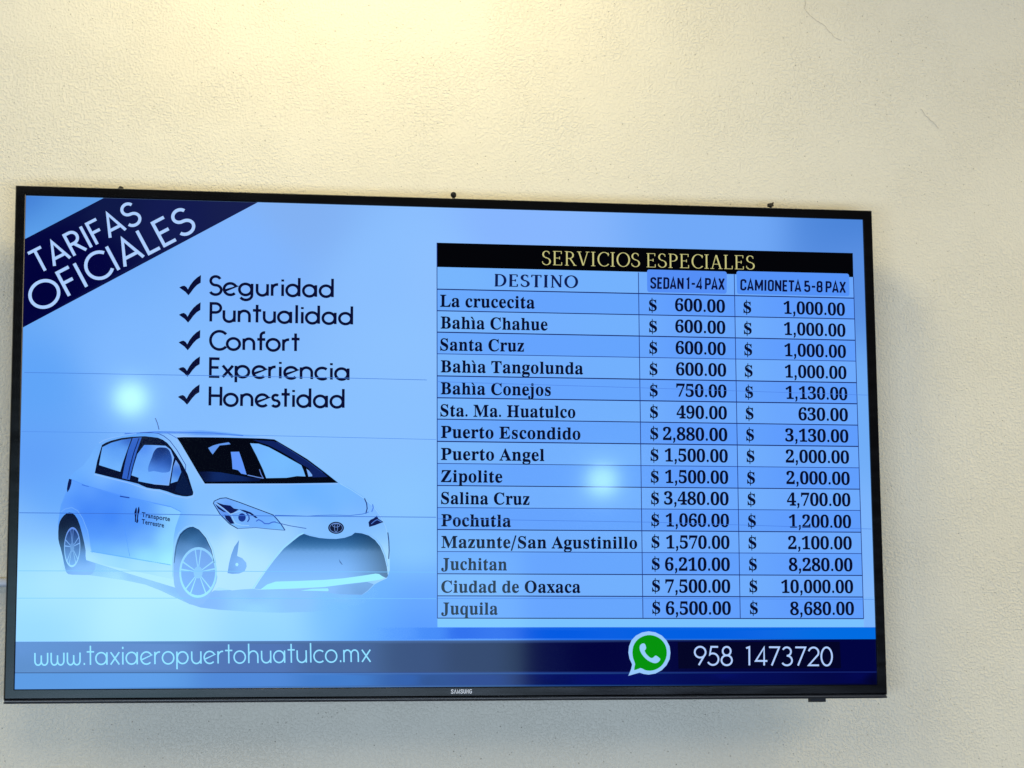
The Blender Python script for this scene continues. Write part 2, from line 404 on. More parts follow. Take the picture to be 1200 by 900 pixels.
# ---- round monoline alphabet (cap height 1, x height 0.64)
X_ = 0.64
def bowl(cx=.33): return arc(cx, .315, .29, .30, 0, 360, 30)
G = {
 'a': (.80, [bowl(), [(.64, .63), (.64, 0)]]),
 'd': (.80, [bowl(), [(.64, 1.0), (.64, 0)]]),
 'p': (.80, [bowl(.37), [(.06, .63), (.06, -.27)]]),
 'o': (.78, [arc(.35, .315, .31, .31, 0, 360, 30)]),
 'c': (.66, [arc(.35, .315, .31, .31, 48, 312)]),
 'e': (.74, [[(.07, .22), (.62, .46)] + arc(.35, .315, .30, .31, 28, 316)]),
 'g': (.80, [bowl(), [(.64, .63), (.64, .02)] + arc(.35, .02, .29, .27, 0, -150)]),
 'u': (.72, [[(.08, .63), (.08, .27)] + arc(.33, .27, .25, .26, 180, 360) + [(.58, .63)], [(.58, .27), (.58, 0)]]),
 'n': (.72, [[(.08, .63), (.08, 0)], arc(.33, .36, .25, .26, 180, 0) + [(.58, 0)]]),
 'm': (1.05, [[(.08, .63), (.08, 0)], arc(.28, .40, .20, .22, 180, 0) + [(.48, 0)], arc(.68, .40, .20, .22, 180, 0) + [(.88, 0)]]),
 'h': (.72, [[(.08, 1.0), (.08, 0)], arc(.33, .36, .25, .26, 180, 0) + [(.58, 0)]]),
 'r': (.46, [[(.08, .63), (.08, 0)], arc(.33, .36, .25, .26, 180, 82)]),
 'i': (.27, [[(.12, .63), (.12, 0)], [(.12, .90), (.12, .785)]]),
 'l': (.27, [[(.12, 1.0), (.12, 0)]]),
 't': (.48, [[(.22, .97), (.22, 0)], [(.02, .66), (.42, .66)]]),
 'f': (.46, [[(.20, 0), (.20, .80)] + arc(.38, .80, .18, .18, 180, 80), [(.02, .60), (.42, .60)]]),
 's': (.50, [arc(.25, .47, .15, .145, 40, 270) + arc(.24, .165, .18, .16, 90, -150)]),
 'x': (.60, [[(.05, .63), (.52, 0)], [(.52, .63), (.05, 0)]]),
 'w': (.88, [[(.06, .63), (.06, .22)] + arc(.23, .22, .17, .21, 180, 360) + [(.40, .50)], [(.40, .22)] + arc(.57, .22, .17, .21, 180, 360) + [(.74, .63)]]),
 '.': (.22, [[(.10, .0), (.10, .10)]]),
 'S': (.68, [arc(.33, .745, .235, .235, 25, 270) + arc(.33, .255, .27, .255, 90, -155)]),
 'P': (.62, [[(.08, 0), (.08, .99)] + [(.28, .99)] + arc(.30, .745, .25, .245, 90, -90) + [(.08, .50)]]),
 'C': (.84, [arc(.50, .5, .44, .5, 42, 318)]),
 'E': (.60, [[(.50, .985), (.08, .985), (.08, .015), (.50, .015)], [(.08, .51), (.46, .51)]]),
 'H': (.72, [[(.08, 1), (.08, 0)], [(.60, 1), (.60, 0)], [(.08, .52), (.60, .52)]]),
 'T': (.60, [[(.0, .98), (.56, .98)], [(.28, .98), (.28, 0)]]),
 'A': (.80, [[(.04, 0), (.38, .97), (.72, 0)], [(.15, .27), (.61, .27)]]),
 'R': (.66, [[(.08, 0), (.08, .98), (.26, .98)] + arc(.28, .735, .24, .245, 90, -90) + [(.08, .49)], [(.26, .49), (.58, 0)]]),
 'I': (.24, [[(.10, 1), (.10, 0)]]),
 'F': (.56, [[(.50, .98), (.08, .98), (.08, 0)], [(.08, .52), (.44, .52)]]),
 'O': (1.06, [arc(.51, .5, .47, .49, 0, 360, 44)]),
 'L': (.52, [[(.08, 1), (.08, .02), (.48, .02)]]),
 '0': (.66, [arc(.31, .5, .27, .49, 0, 360, 36)]),
 '1': (.66, [[(.22, .92), (.38, .98), (.38, 0)]]),
 '2': (.66, [arc(.31, .71, .25, .27, 165, -28) + [(.06, .02), (.58, .02)]]),
 '3': (.66, [arc(.28, .75, .21, .23, 155, -90) , arc(.28, .27, .26, .26, 90, -150)]),
 '4': (.66, [[(.46, 0), (.46, .96), (.04, .24), (.62, .24)]]),
 '5': (.66, [[(.54, .98), (.20, .98), (.13, .57)] + arc(.28, .32, .28, .31, 112, -150)]),
 '7': (.66, [[(.05, .98), (.56, .98), (.18, 0)]]),
 '8': (.66, [arc(.31, .755, .20, .23, 0, 360, 28), arc(.31, .265, .26, .265, 0, 360, 30)]),
 '9': (.66, [arc(.31, .69, .27, .29, 0, 360, 30), [(.565, .60), (.24, 0)]]),
 ' ': (.40, []),
}
# ---- condensed bold capitals
def rr(x0, x1, y0, y1, r=.11, rv=.13):
    return [(x0 + r, y1)] + [] + arc(x1 - r, y1 - rv, r, rv, 90, 0, 5) + arc(x1 - r, y0 + rv, r, rv, 0, -90, 5) + arc(x0 + r, y0 + rv, r, rv, -90, -180, 5) + arc(x0 + r, y1 - rv, r, rv, 180, 90, 5)
a0, b0, m0 = .06, .94, .30
K = {
 'S': (.40, [[(m0, .74)] + arc(.18, .80, .12, .14, 0, 180, 9) + [(.06, .70), (.08, .60), (.28, .40), (.30, .30)] + arc(.18, .20, .12, .14, 0, -180, 9) + [(.06, .27)]]),
 'E': (.35, [[(.28, b0), (a0, b0), (a0, .06), (.28, .06)], [(a0, .51), (.25, .51)]]),
 'D': (.40, [[(a0, .06), (a0, b0), (.17, b0)] + arc(.19, .81, .11, .13, 90, 0, 5) + arc(.19, .19, .11, .13, 0, -90, 5) + [(a0, .06)]]),
 'A': (.41, [[(.03, 0), (.175, .98), (.32, 0)], [(.09, .25), (.27, .25)]]),
 'N': (.42, [[(a0, 0), (a0, 1)], [(.32, 0), (.32, 1)], [(a0, .92), (.32, .08)]]),
 'P': (.39, [[(a0, 0), (a0, b0), (.17, b0)] + arc(.19, .82, .11, .12, 90, 0, 5) + arc(.19, .58, .11, .12, 0, -90, 5) + [(a0, .46)]]),
 'X': (.39, [[(.03, 0), (.31, 1)], [(.31, 0), (.03, 1)]]),
 'C': (.40, [[(m0, .68), (m0, .80)] + arc(.18, .81, .12, .13, 0, 180, 9) + arc(.18, .19, .12, .13, 180, 360, 9) + [(m0, .20), (m0, .32)]]),
 'M': (.52, [[(a0, 0), (a0, 1)], [(.42, 0), (.42, 1)], [(a0, .96), (.24, .22), (.42, .96)]]),
 'I': (.20, [[(.08, 0), (.08, 1)]]),
 'O': (.40, [rr(.06, .30, .06, .94)]),
 'T': (.35, [[(.0, b0), (.32, b0)], [(.16, b0), (.16, 0)]]),
 '1': (.26, [[(.02, .84), (.12, .94), (.12, 0)]]),
 '4': (.40, [[(.27, 0), (.27, .97), (.04, .22), (.35, .22)]]),
 '5': (.39, [[(.28, b0), (.07, b0), (.07, .54), (.17, .58)] + arc(.18, .44, .12, .13, 80, 0, 5) + arc(.18, .19, .12, .13, 0, -180, 9) + [(.06, .26)]]),
 '8': (.40, [rr(.07, .29, .52, .94, .10, .11), rr(.06, .30, .06, .52, .11, .11)]),
 '-': (.30, [[(.04, .48), (.24, .48)]]),
 ' ': (.10, []),
}
# ---- roman capitals with thick and thin strokes and bracket serifs for the table heading
def sf(x, y, w=.26, up=1):      # slab-thin serif centred on a stem
    return ('s', x, y, w, up)
TH, TN = .115, .055
Rm = {
 'S': (.56, [arc(.27, .75, .18, .225, 35, 270) + arc(.27, .26, .21, .24, 90, -150)], [('v', .43, .86, .78), ('v', .06, .14, .26)]),
 'E': (.66, [[(.16, .98), (.16, .02)]], [('h', .06, .54, .975), ('h', .06, .56, .025), ('h', .16, .44, .51), ('v', .53, .98, .80), ('v', .55, .02, .22), ('v', .43, .61, .42)]),
 'R': (.70, [[(.16, .98), (.16, .02)], [(.16, .965), (.30, .965)] + arc(.31, .735, .20, .23, 90, -90) + [(.16, .505)], [(.34, .50), (.60, .03)]], [('h', .05, .27, .02), ('h', .05, .20, .98), ('h', .52, .70, .02)]),
 'V': (.72, [[(.12, .98), (.36, .03)], ('thin', [(.37, .03), (.60, .98)])], [('h', .01, .25, .98), ('h', .50, .71, .98)]),
 'I': (.36, [[(.18, .98), (.18, .02)]], [('h', .06, .30, .98), ('h', .06, .30, .02)]),
 'C': (.70, [arc(.42, .5, .33, .485, 40, 318)], [('v', .65, .95, .74)]),
 'O': (.80, [arc(.40, .5, .335, .485, 0, 360, 36)], []),
 'P': (.62, [[(.16, .98), (.16, .02)], [(.16, .965), (.30, .965)] + arc(.31, .72, .21, .245, 90, -90) + [(.16, .475)]], [('h', .05, .28, .02), ('h', .05, .20, .98)]),
 'A': (.72, [('thin', [(.12, .02), (.34, .97)]), [(.36, .97), (.60, .02)]], [('h', .01, .23, .02), ('h', .48, .71, .02), ('h', .18, .50, .33)]),
 'L': (.60, [[(.16, .98), (.16, .02)]], [('h', .05, .28, .98), ('h', .06, .54, .025), ('v', .53, .02, .24)]),
 'D': (.78, [[(.16, .98), (.16, .02)], [(.16, .965), (.30, .965)] + arc(.33, .5, .34, .465, 90, -90) + [(.16, .035)]], [('h', .05, .20, .98), ('h', .05, .20, .02)]),
 'T': (.64, [[(.32, .98), (.32, .02)]], [('h', .03, .61, .97), ('v', .045, .98, .80), ('v', .595, .98, .80), ('h', .20, .44, .02)]),
 'N': (.80, [('thin', [(.15, .98), (.15, .02)]), ('thin', [(.63, .98), (.63, .02)]), [(.15, .96), (.63, .04)]], [('h', .03, .20, .98), ('h', .05, .26, .02), ('h', .52, .74, .98)]),
 ' ': (.24, [], []),
}
def affine(p0, p1, top, W, H=1.0):
    p0 = Vector(p0); u = (Vector(p1) - p0) / W; v = (Vector(top) - p0) / H
    return lambda x, y: (p0.x + u.x * x + v.x * y, p0.y + u.y * x + v.y * y)
def mono(name, text, pts, layer, c, parent, wt, font=G, track=0.0, wy=None):
    """pts: baseline start, baseline end, point one cap height above the start"""
    adv = [font[ch][0] + track for ch in text]; W = sum(adv) - track - .10
    M0 = affine(pts[0], pts[1], pts[2], W); pen = Pen(); x = -0.04
    us = (Vector(pts[1]) - Vector(pts[0])).length / W; vs = (Vector(pts[2]) - Vector(pts[0])).length
    for ch, a in zip(text, adv):
        for p in font[ch][1]:
            # wt is in metres on the screen, so convert per axis
            pen.stroke([(q[0] + x, q[1]) for q in p], wt / us, (wy or wt) / vs, M0)
        x += a
    return pen.build(name, layer, lit(c), parent)
def roman(name, text, pts, layer, c, parent, k=1.0, track=0.02):
    adv = [Rm[ch][0] + track for ch in text]; W = sum(adv) - track
    M0 = affine(pts[0], pts[1], pts[2], W); pen = Pen(); x = 0
    for ch, a in zip(text, adv):
        for p in Rm[ch][1]:
            if p[0] == 'thin': pen.stroke([(q[0] + x, q[1]) for q in p[1]], TN * k * 1.1, TN * k, M0)
            else: pen.stroke([(q[0] + x, q[1]) for q in p], TH * k, TN * k, M0)
        for t in Rm[ch][2]:
            if t[0] == 'h': pen.stroke([(t[1] + x, t[3]), (t[2] + x, t[3])], TN * k, TN * k * .9, M0)
            else: pen.stroke([(t[1] + x, t[2]), (t[1] + x, t[3])], TN * k, TN * k, M0)
        x += a
    return pen.build(name, layer, lit(c), parent)

# ---- bold book face for the table, from Blender's own built-in font stack (mathematical bold letters)
def boldch(ch):
    if 'A' <= ch <= 'Z': return chr(0x1D400 + ord(ch) - 65)
    if 'a' <= ch <= 'z': return chr(0x1D41A + ord(ch) - 97)
    if '0' <= ch <= '9': return chr(0x1D7CE + ord(ch) - 48)
    return ch
_dg = bpy.context.evaluated_depsgraph_get
def text_mesh(s, offset=0.0):
    cu = bpy.data.curves.new('glyph', 'FONT'); cu.body = s; cu.size = 1.0; cu.offset = offset; cu.resolution_u = 3
    ob = bpy.data.objects.new('glyph', cu); COL.objects.link(ob)
    dg = _dg(); dg.update(); me = bpy.data.meshes.new_from_object(ob.evaluated_get(dg))
    V = [(v.co.x, v.co.y) for v in me.vertices]; F = [tuple(p.vertices) for p in me.polygons]
    COL.objects.unlink(ob); bpy.data.objects.remove(ob); bpy.data.curves.remove(cu); bpy.data.meshes.remove(me)
    return V, F
def width(s):
    V, F = text_mesh(s); return max(v[0] for v in V) - min(v[0] for v in V)
BOLD_OFF = 0.004
_gc = {}
HH = None
def glyph(ch, off=BOLD_OFF, bold=True):
    global HH
    key = (ch, off, bold)
    if key in _gc: return _gc[key]
    f = boldch if bold else (lambda c: c)
    cap = 0.676
    if HH is None: HH = {}
    if bold not in HH:
        h = text_mesh(f('H'))[0]; HH[bold] = (width(f('H') + f('H')), max(v[1] for v in h))
    hh, cap = HH[bold]
    if ch == ' ': r = (.36, [], [])
    elif ch == '.' and bold: r = (.30, [(.15 + .095 * math.cos(t * .5236), .095 + .095 * math.sin(t * .5236)) for t in range(12)], [tuple(range(12))])
    elif ch == ',' and bold:
        V = [(.15 + .10 * math.cos(math.radians(t)), .10 + .10 * math.sin(math.radians(t))) for t in range(-30, 271, 30)] + [(.12, -.02), (.05, -.20), (.10, -.24), (.22, -.10)]
        r = (.30, V, [tuple(range(len(V)))])
    elif ch == '/' and bold: r = (.46, [(-.02, -.22), (.10, -.22), (.46, 1.08), (.34, 1.08)], [(0, 1, 2, 3)])
    elif ch == '$' and bold:
        adv, V, F = glyph('S', off, True); V = list(V); F = list(F); k = len(V)
        V = [(x, y * .90 + .05) for x, y in V]
        V += [(.34, -.12), (.41, -.12), (.41, 1.12), (.34, 1.12)]
        r = (adv, V, F + [(k, k + 1, k + 2, k + 3)])
    elif ch == 'ì':
        adv, V, F = glyph('i', off, True)
        keep = [i for i, v in enumerate(V) if v[1] < .785]; mp = {i: j for j, i in enumerate(keep)}
        V2 = [V[i] for i in keep]; F2 = [tuple(mp[i] for i in f) for f in F if all(i in mp for i in f)]; k = len(V2)
        V2 += [(-.03, 1.02), (.12, 1.04), (.27, .80), (.21, .78)]
        r = (adv, V2, F2 + [(k, k + 3, k + 2, k + 1)])
    else:
        V, F = text_mesh(f(ch), off)
        adv = (width(f('H') + f(ch) + f('H')) - hh) / cap
        V = [(x / cap, y / cap) for x, y in V]
        if bold and ch.islower():       # book face with a larger x height
            V = [(x * 1.02, y * 1.07 if y < .68 else .7276 + (y - .68) * .88) for x, y in V]
        r = (adv, V, F)
    _gc[key] = r; return r
def book(name, text, pts, layer, c, parent, track=.035, bold=True, off=BOLD_OFF, pitch=None):
    gl = [glyph(ch, off, bold) for ch in text]
    runs = []; x = 0
    for ch, g in zip(text, gl):
        adv = g[0]
        if pitch: adv = pitch if (ch.isdigit() or ch == '$') else .37
        gx = x + ((adv - g[0]) / 2 if pitch else 0)
        runs.append((gx, g)); x += adv + (0 if pitch else track)
    allx = [gx + v[0] for gx, g in runs for v in g[1]]; x0, x1 = min(allx), max(allx)
    if pitch == 'none': pass
    W = x1 - x0
    if len(pts) == 4: # right-aligned with natural pitch: (right baseline, reference left, cap top above right, unused)
        pass
    M0 = affine(pts[0], pts[1], pts[2], W); pen = Pen()
    for gx, g in runs:
        if g[1]:                        # low-contrast book face: horizontals a little heavier
            for dy in (-.014, .014): pen.mesh([(v[0] + gx - x0, v[1] + dy) for v in g[1]], g[2], M0)
    return pen.build(name, layer, lit(c), parent)

# ---- the picture background
bgp = [(-0.6043, 0.3383), (-0.5698, 0.3017), (-0.5863, 0.2553), (-0.2263, 0.3262), (0.0800, 0.3199), (0.3959, 0.3186), (0.5906, 0.3342), (0.5996, 0.2857), (-0.2860, 0.2630), (-0.1049, 0.2306), (-0.4617, 0.1258), (-0.5216, 0.2208), (-0.3674, 0.0915), (-0.5882, 0.0759), (-0.5858, -0.0362), (-0.5617, -0.0910), (-0.5837, -0.1332), (-0.5922, -0.1588), (-0.5596, -0.1934), (-0.3987, -0.2048), (-0.4560, -0.2304), (-0.5809, -0.2627), (-0.3980, -0.2607), (-0.2703, -0.2398), (-0.2701, -0.2690), (-0.1644, -0.2339), (-0.1169, -0.2044), (-0.1169, -0.2611), (-0.0690, -0.1448), (-0.0572, -0.2162), (-0.0573, -0.2659), (-0.0810, -0.0971), (-0.1050, 0.0231), (-0.0685, 0.1454), (-0.0377, 0.2446), (0.5890, 0.0321), (0.5912, -0.1419), (0.5959, -0.2340), (0.2011, 0.0271), (0.1969, -0.2675), (-0.6000, -0.2166), (-0.2826, -0.1693), (-0.6034, -0.2684)]
bgc = [(55,110,205),(85,150,232),(95,160,240),(120,168,240),(122,173,252),(108,160,245),(68,122,212),(85,135,225),(115,172,252),(120,182,255),(112,175,255),(110,170,250),(115,180,255),(90,155,245),(90,150,245),(88,155,250),(110,178,250),(122,195,250),(135,212,250),(135,215,250),(135,215,252),(115,192,250),(125,205,252),(120,200,252),(112,190,252),(100,172,252),(88,155,252),(70,140,245),(112,188,252),(85,145,248),(62,128,240),(116,190,255),(118,184,255),(120,185,255),(122,184,255),(105,165,245),(112,172,250),(118,175,250),(110,175,255),(0,90,225),(125,205,250),(135,215,252),(118,190,245)]
def paler(c): return (min(255, c[0] + 5 + max(0, c[1] - 160) * 0.62), min(255, c[1] + 9), min(255, c[2] + 3))
bgc = [paler(c) for c in bgc]
BG = ctrls(bgp, bgc)
bm_ = []
nx, ny = 110, 62
verts = [(-SW + 2 * SW * i / nx, -SH + 2 * SH * j / ny) for j in range(ny + 1) for i in range(nx + 1)]
faces = [(j * (nx + 1) + i, j * (nx + 1) + i + 1, (j + 1) * (nx + 1) + i + 1, (j + 1) * (nx + 1) + i) for j in range(ny) for i in range(nx)]
screen = tone_mesh('screen', verts, faces, 0, lambda x, y: idw(BG, x, y, 4.0, 0.0022), SHADED, tv)
screen['label'] = 'lit blue picture face of the television'
S = screen

# ---- lower bands, left ends lightened to paint in part of the daylight reflection
(q0, q1, q2, q3) = [(-0.1288, -0.2581), (0.6061, -0.2585), (0.6058, -0.2762), (-0.1288, -0.2746)]
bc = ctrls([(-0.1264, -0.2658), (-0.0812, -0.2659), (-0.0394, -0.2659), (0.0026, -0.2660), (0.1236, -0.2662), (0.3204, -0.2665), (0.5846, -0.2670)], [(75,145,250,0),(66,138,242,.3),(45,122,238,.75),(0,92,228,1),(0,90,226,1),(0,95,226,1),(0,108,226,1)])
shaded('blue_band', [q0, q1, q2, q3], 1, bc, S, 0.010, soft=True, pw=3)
(q0, q1, q2, q3) = [(-0.6049, -0.2764), (0.6058, -0.2756), (0.6060, -0.3225), (-0.6056, -0.3182)]
q0 = (-SW, q0[1]); q3 = (-SW, q3[1]); q1 = (SW, q1[1]); q2 = (SW, q2[1])
bc = ctrls([(-0.5975, -0.2799), (-0.5967, -0.3142), (-0.4550, -0.2976), (-0.2816, -0.2981), (-0.1642, -0.2985), (-0.0693, -0.2989), (0.0265, -0.2992), (0.0990, -0.2994), (0.1965, -0.2998), (0.3819, -0.3004), (0.5708, -0.3011)], [(80,118,190),(72,110,178),(78,108,180),(58,86,160),(44,66,132),(30,48,106),(16,26,84),(4,6,66),(0,0,60),(0,0,58),(0,2,64)])
shaded('dark_band', [q0, q1, q2, q3], 2, bc, S, 0.011, pw=3)
(r0, r1) = (q3, q2)
(s0, s1) = ((-SW, -SH), (SW, -SH))
bc = ctrls([(-0.5964, -0.3279), (-0.4545, -0.3287), (-0.2813, -0.3295), (-0.1642, -0.3301), (-0.0694, -0.3306), (0.0263, -0.3311), (0.1230, -0.3292), (0.1961, -0.3272), (0.3813, -0.3269), (0.5828, -0.3254), (0.1229, -0.3375), (0.3810, -0.3389), (0.5951, -0.3376), (-0.0456, -0.3378)], [(70,125,205),(72,128,210),(55,112,200),(30,95,185),(10,70,160),(0,40,130),(2,14,104),(2,10,100),(4,14,104),(2,6,82),(0,4,70),(0,2,50),(0,0,30),(0,50,130)])
shaded('lower_band', [s0, s1, r1, r0], 2, bc, S, 0.009, pw=3)
pen = Pen(); pen.stroke([(-SW, r0[1]), (SW, r1[1])], 0.0012)
pen.build('band_line', 3, lit((22, 38, 116)), S)
flat('phone_panel', [(0.3127, -0.2792), (0.5512, -0.2791), (0.5519, -0.3168), (0.3132, -0.3164)], 4, (2, 2, 38), S)

# ---- corner banner with its title
(t0, t1, l1, l0) = [(-0.4986, 0.3408), (-0.2842, 0.3408), (-0.6040, 0.1545), (-0.6039, 0.2790)]
ban = [(t0[0], SH), (t1[0], SH), (-SW, l1[1]), (-SW, l0[1])]
shaded('corner_banner', ban, 3, ctrls([(-0.5681, 0.2196), (-0.5223, 0.2570), (-0.4057, 0.3210), (-0.3106, 0.3360), (-0.4885, 0.3308)], [(0,0,58),(2,2,62),(18,26,80),(22,30,78),(14,24,72)]), S, 0.012)
mono('title_text', 'TARIFAS', [(-0.5840, 0.2307), (-0.4445, 0.3083), (-0.5996, 0.2596)], 5, (172, 206, 255), S, 0.0042, track=.04)
mono('title_text', 'OFICIALES', [(-0.5857, 0.1758), (-0.3692, 0.2993), (-0.6033, 0.2083)], 5, (172, 206, 255), S, 0.0046, track=.05)

# ---- list of virtues with tick marks
INK = (8, 12, 52)
lines = [('Seguridad', [(-0.3506, 0.2063), (-0.1752, 0.2064), (-0.3505, 0.2328)]), ('Puntualidad', [(-0.3494, 0.1680), (-0.1478, 0.1678), (-0.3493, 0.1940)]),
         ('Confort', [(-0.3489, 0.1286), (-0.2241, 0.1283), (-0.3489, 0.1545)]), ('Experiencia', [(-0.3492, 0.0899), (-0.1526, 0.0885), (-0.3492, 0.1159)]), ('Honestidad', [(-0.3494, 0.0495), (-0.1596, 0.0489), (-0.3493, 0.0762)])]
for t, p in lines: mono('list_text', t, p, 5, INK, S, 0.0039)
TICKS = [[(-0.3925, 0.2153), (-0.3884, 0.2176), (-0.3854, 0.2181), (-0.3824, 0.2162), (-0.3804, 0.2129), (-0.3772, 0.2193), (-0.3725, 0.2257), (-0.3678, 0.2302), (-0.3625, 0.2339), (-0.3628, 0.2227), (-0.3677, 0.2195), (-0.3724, 0.2143), (-0.3764, 0.2084), (-0.3796, 0.2045), (-0.3841, 0.2094)],
 [(-0.3925, 0.1766), (-0.3884, 0.1788), (-0.3854, 0.1794), (-0.3824, 0.1774), (-0.3804, 0.1742), (-0.3772, 0.1805), (-0.3725, 0.1869), (-0.3678, 0.1914), (-0.3626, 0.1950), (-0.3628, 0.1839), (-0.3677, 0.1807), (-0.3724, 0.1755), (-0.3765, 0.1696), (-0.3796, 0.1657), (-0.3841, 0.1707)],
 [(-0.3924, 0.1375), (-0.3883, 0.1397), (-0.3854, 0.1402), (-0.3824, 0.1383), (-0.3804, 0.1350), (-0.3772, 0.1414), (-0.3725, 0.1477), (-0.3679, 0.1522), (-0.3626, 0.1558), (-0.3628, 0.1447), (-0.3677, 0.1416), (-0.3724, 0.1364), (-0.3765, 0.1305), (-0.3796, 0.1266), (-0.3841, 0.1316)],
 [(-0.3924, 0.1002), (-0.3883, 0.1024), (-0.3854, 0.1029), (-0.3825, 0.1010), (-0.3804, 0.0977), (-0.3772, 0.1040), (-0.3726, 0.1104), (-0.3679, 0.1148), (-0.3626, 0.1184), (-0.3629, 0.1073), (-0.3678, 0.1042), (-0.3724, 0.0991), (-0.3765, 0.0932), (-0.3796, 0.0894), (-0.3841, 0.0943)],
 [(-0.3924, 0.0609), (-0.3883, 0.0631), (-0.3854, 0.0636), (-0.3824, 0.0616), (-0.3804, 0.0584), (-0.3772, 0.0647), (-0.3726, 0.0710), (-0.3679, 0.0754), (-0.3627, 0.0789), (-0.3629, 0.0679), (-0.3678, 0.0648), (-0.3724, 0.0597), (-0.3765, 0.0539), (-0.3796, 0.0501), (-0.3841, 0.0550)]]
for p in TICKS: flat('tick_mark', p, 5, INK, S)

# ---- web address, phone number, messenger badge
mono('web_address', 'www.taxiaeropuertohuatulco.mx', [(-0.5793, -0.3084), (-0.1234, -0.3053), (-0.5799, -0.2818)], 6, (138, 216, 252), S, 0.0020, track=-0.01)
mono('phone_number', '958 1473720', [(0.3369, -0.3115), (0.5392, -0.3133), (0.3374, -0.2852)], 6, (176, 206, 255), S, 0.0025)
flat('messenger_badge', [(0.2411, -0.2940), (0.2421, -0.2850), (0.2457, -0.2766), (0.2522, -0.2700), (0.2610, -0.2655), (0.2709, -0.2638), (0.2807, -0.2653), (0.2899, -0.2699), (0.2966, -0.2768), (0.3009, -0.2851), (0.3019, -0.2941), (0.3006, -0.3031), (0.2960, -0.3115), (0.2890, -0.3184), (0.2797, -0.3232), (0.2698, -0.3247), (0.2624, -0.3237), (0.2569, -0.3217), (0.2405, -0.3262), (0.2447, -0.3167), (0.2462, -0.3101), (0.2426, -0.3023)], 6, (150, 200, 252), S)['label'] = 'pale speech bubble outline'
flat('green_bubble', [(0.2469, -0.2940), (0.2483, -0.2850), (0.2524, -0.2779), (0.2584, -0.2729), (0.2658, -0.2699), (0.2732, -0.2692), (0.2812, -0.2710), (0.2886, -0.2754), (0.2940, -0.2821), (0.2964, -0.2899), (0.2962, -0.2983), (0.2933, -0.3061), (0.2880, -0.3128), (0.2804, -0.3174), (0.2724, -0.3192), (0.2645, -0.3182), (0.2583, -0.3153), (0.2490, -0.3184), (0.2506, -0.3098), (0.2480, -0.3023)], 7, (4, 146, 10), S, 2)
flat('handset', [(0.2577, -0.2844), (0.2602, -0.2816), (0.2634, -0.2808), (0.2656, -0.2825), (0.2668, -0.2871), (0.2657, -0.2897), (0.2645, -0.2912), (0.2669, -0.2957), (0.2710, -0.2998), (0.2742, -0.3015), (0.2771, -0.3005), (0.2797, -0.2981), (0.2821, -0.2986), (0.2867, -0.3022), (0.2862, -0.3051), (0.2832, -0.3077), (0.2790, -0.3087), (0.2731, -0.3070), (0.2665, -0.3029), (0.2607, -0.2964), (0.2576, -0.2899)], 8, (150, 205, 250), S, 2)

# ---- fare table
Lx = [(-0.0290, 0.2889), (-0.0291, 0.2536), (-0.0292, 0.2214), (-0.0292, 0.1902), (-0.0293, 0.1593), (-0.0295, 0.1282), (-0.0294, 0.0965), (-0.0296, 0.0652), (-0.0297, 0.0347), (-0.0297, 0.0031), (-0.0298, -0.0282), (-0.0299, -0.0594), (-0.0299, -0.0905), (-0.0300, -0.1213), (-0.0301, -0.1522), (-0.0301, -0.1833), (-0.0302, -0.2141), (-0.0303, -0.2451), (-0.0302, -0.2577)]
Rx = [(0.5883, 0.2897), (0.5880, 0.2537), (0.5882, 0.2222), (0.5880, 0.1912), (0.5881, 0.1596), (0.5881, 0.1286), (0.5882, 0.0968), (0.5882, 0.0657), (0.5881, 0.0343), (0.5881, 0.0031), (0.5881, -0.0282), (0.5880, -0.0593), (0.5881, -0.0902), (0.5880, -0.1218), (0.5879, -0.1527), (0.5878, -0.1842), (0.5878, -0.2152), (0.5878, -0.2463), (0.5877, -0.2585)]
c1 = [(0.2647, 0.2527), (0.2630, -0.2455)]; c2 = [(0.4076, 0.2535), (0.4049, -0.2460)]
def lerp(a, b, t): return (a[0] + (b[0] - a[0]) * t, a[1] + (b[1] - a[1]) * t)
def colx(c, p, q):              # where a column line crosses a row line
    t = 0.5
    for _ in range(4):
        y = p[1] + (q[1] - p[1]) * ((c[0][0] - p[0]) / (q[0] - p[0])); t = (y - c[0][1]) / (c[1][1] - c[0][1])
        x = c[0][0] + (c[1][0] - c[0][0]) * t
    s = (x - p[0]) / (q[0] - p[0]); return lerp(p, q, s)
flat('table_heading', [Lx[0], Rx[0], Rx[1], Lx[1]], 3, (2, 2, 6), S)
tabs = []
for r in range(1, 17):
    p0, p1, w0, w1 = Lx[r], Rx[r], Lx[r + 1], Rx[r + 1]
    tp = [p0, colx(c1, p0, p1), colx(c2, p0, p1), p1]; bt = [w0, colx(c1, w0, w1), colx(c2, w0, w1), w1]
    for k in range(3):
        f = (r - 1) / 15.0
        odd = r % 2 == 1
        base = (118, 180, 255) if odd else (107, 170, 255)
        if k > 0: base = (112, 173, 255) if odd else (101, 163, 255)
        j = random.uniform(-2, 2)
        a = (base[0] + j, base[1] + j, base[2] - 2); b = (base[0] + j - 4, base[1] + j - 4, base[2] - 2)
        mid = lerp(lerp(tp[k], tp[k + 1], .5), lerp(bt[k], bt[k + 1], .5), .5)
        ct = [(tp[k], lin(a) + [1]), (tp[k + 1], lin(b) + [1]), (bt[k], lin(a) + [1]), (bt[k + 1], lin(b) + [1]), (mid, lin(((a[0] + b[0]) / 2 - 2, (a[1] + b[1]) / 2 - 3, 254)) + [1])]
        shaded('table_cell', [tp[k], tp[k + 1], bt[k + 1], bt[k]], 3, ct, S, 0.012)
flat('table_foot', [Lx[17], Rx[17], Rx[18], Lx[18]], 3, (122, 194, 255), S)
flat('side_strip', [(0.5896, -0.2157), (0.6057, -0.2144), (0.6053, -0.2580), (0.5886, -0.2585)], 2, (125, 182, 252), S)
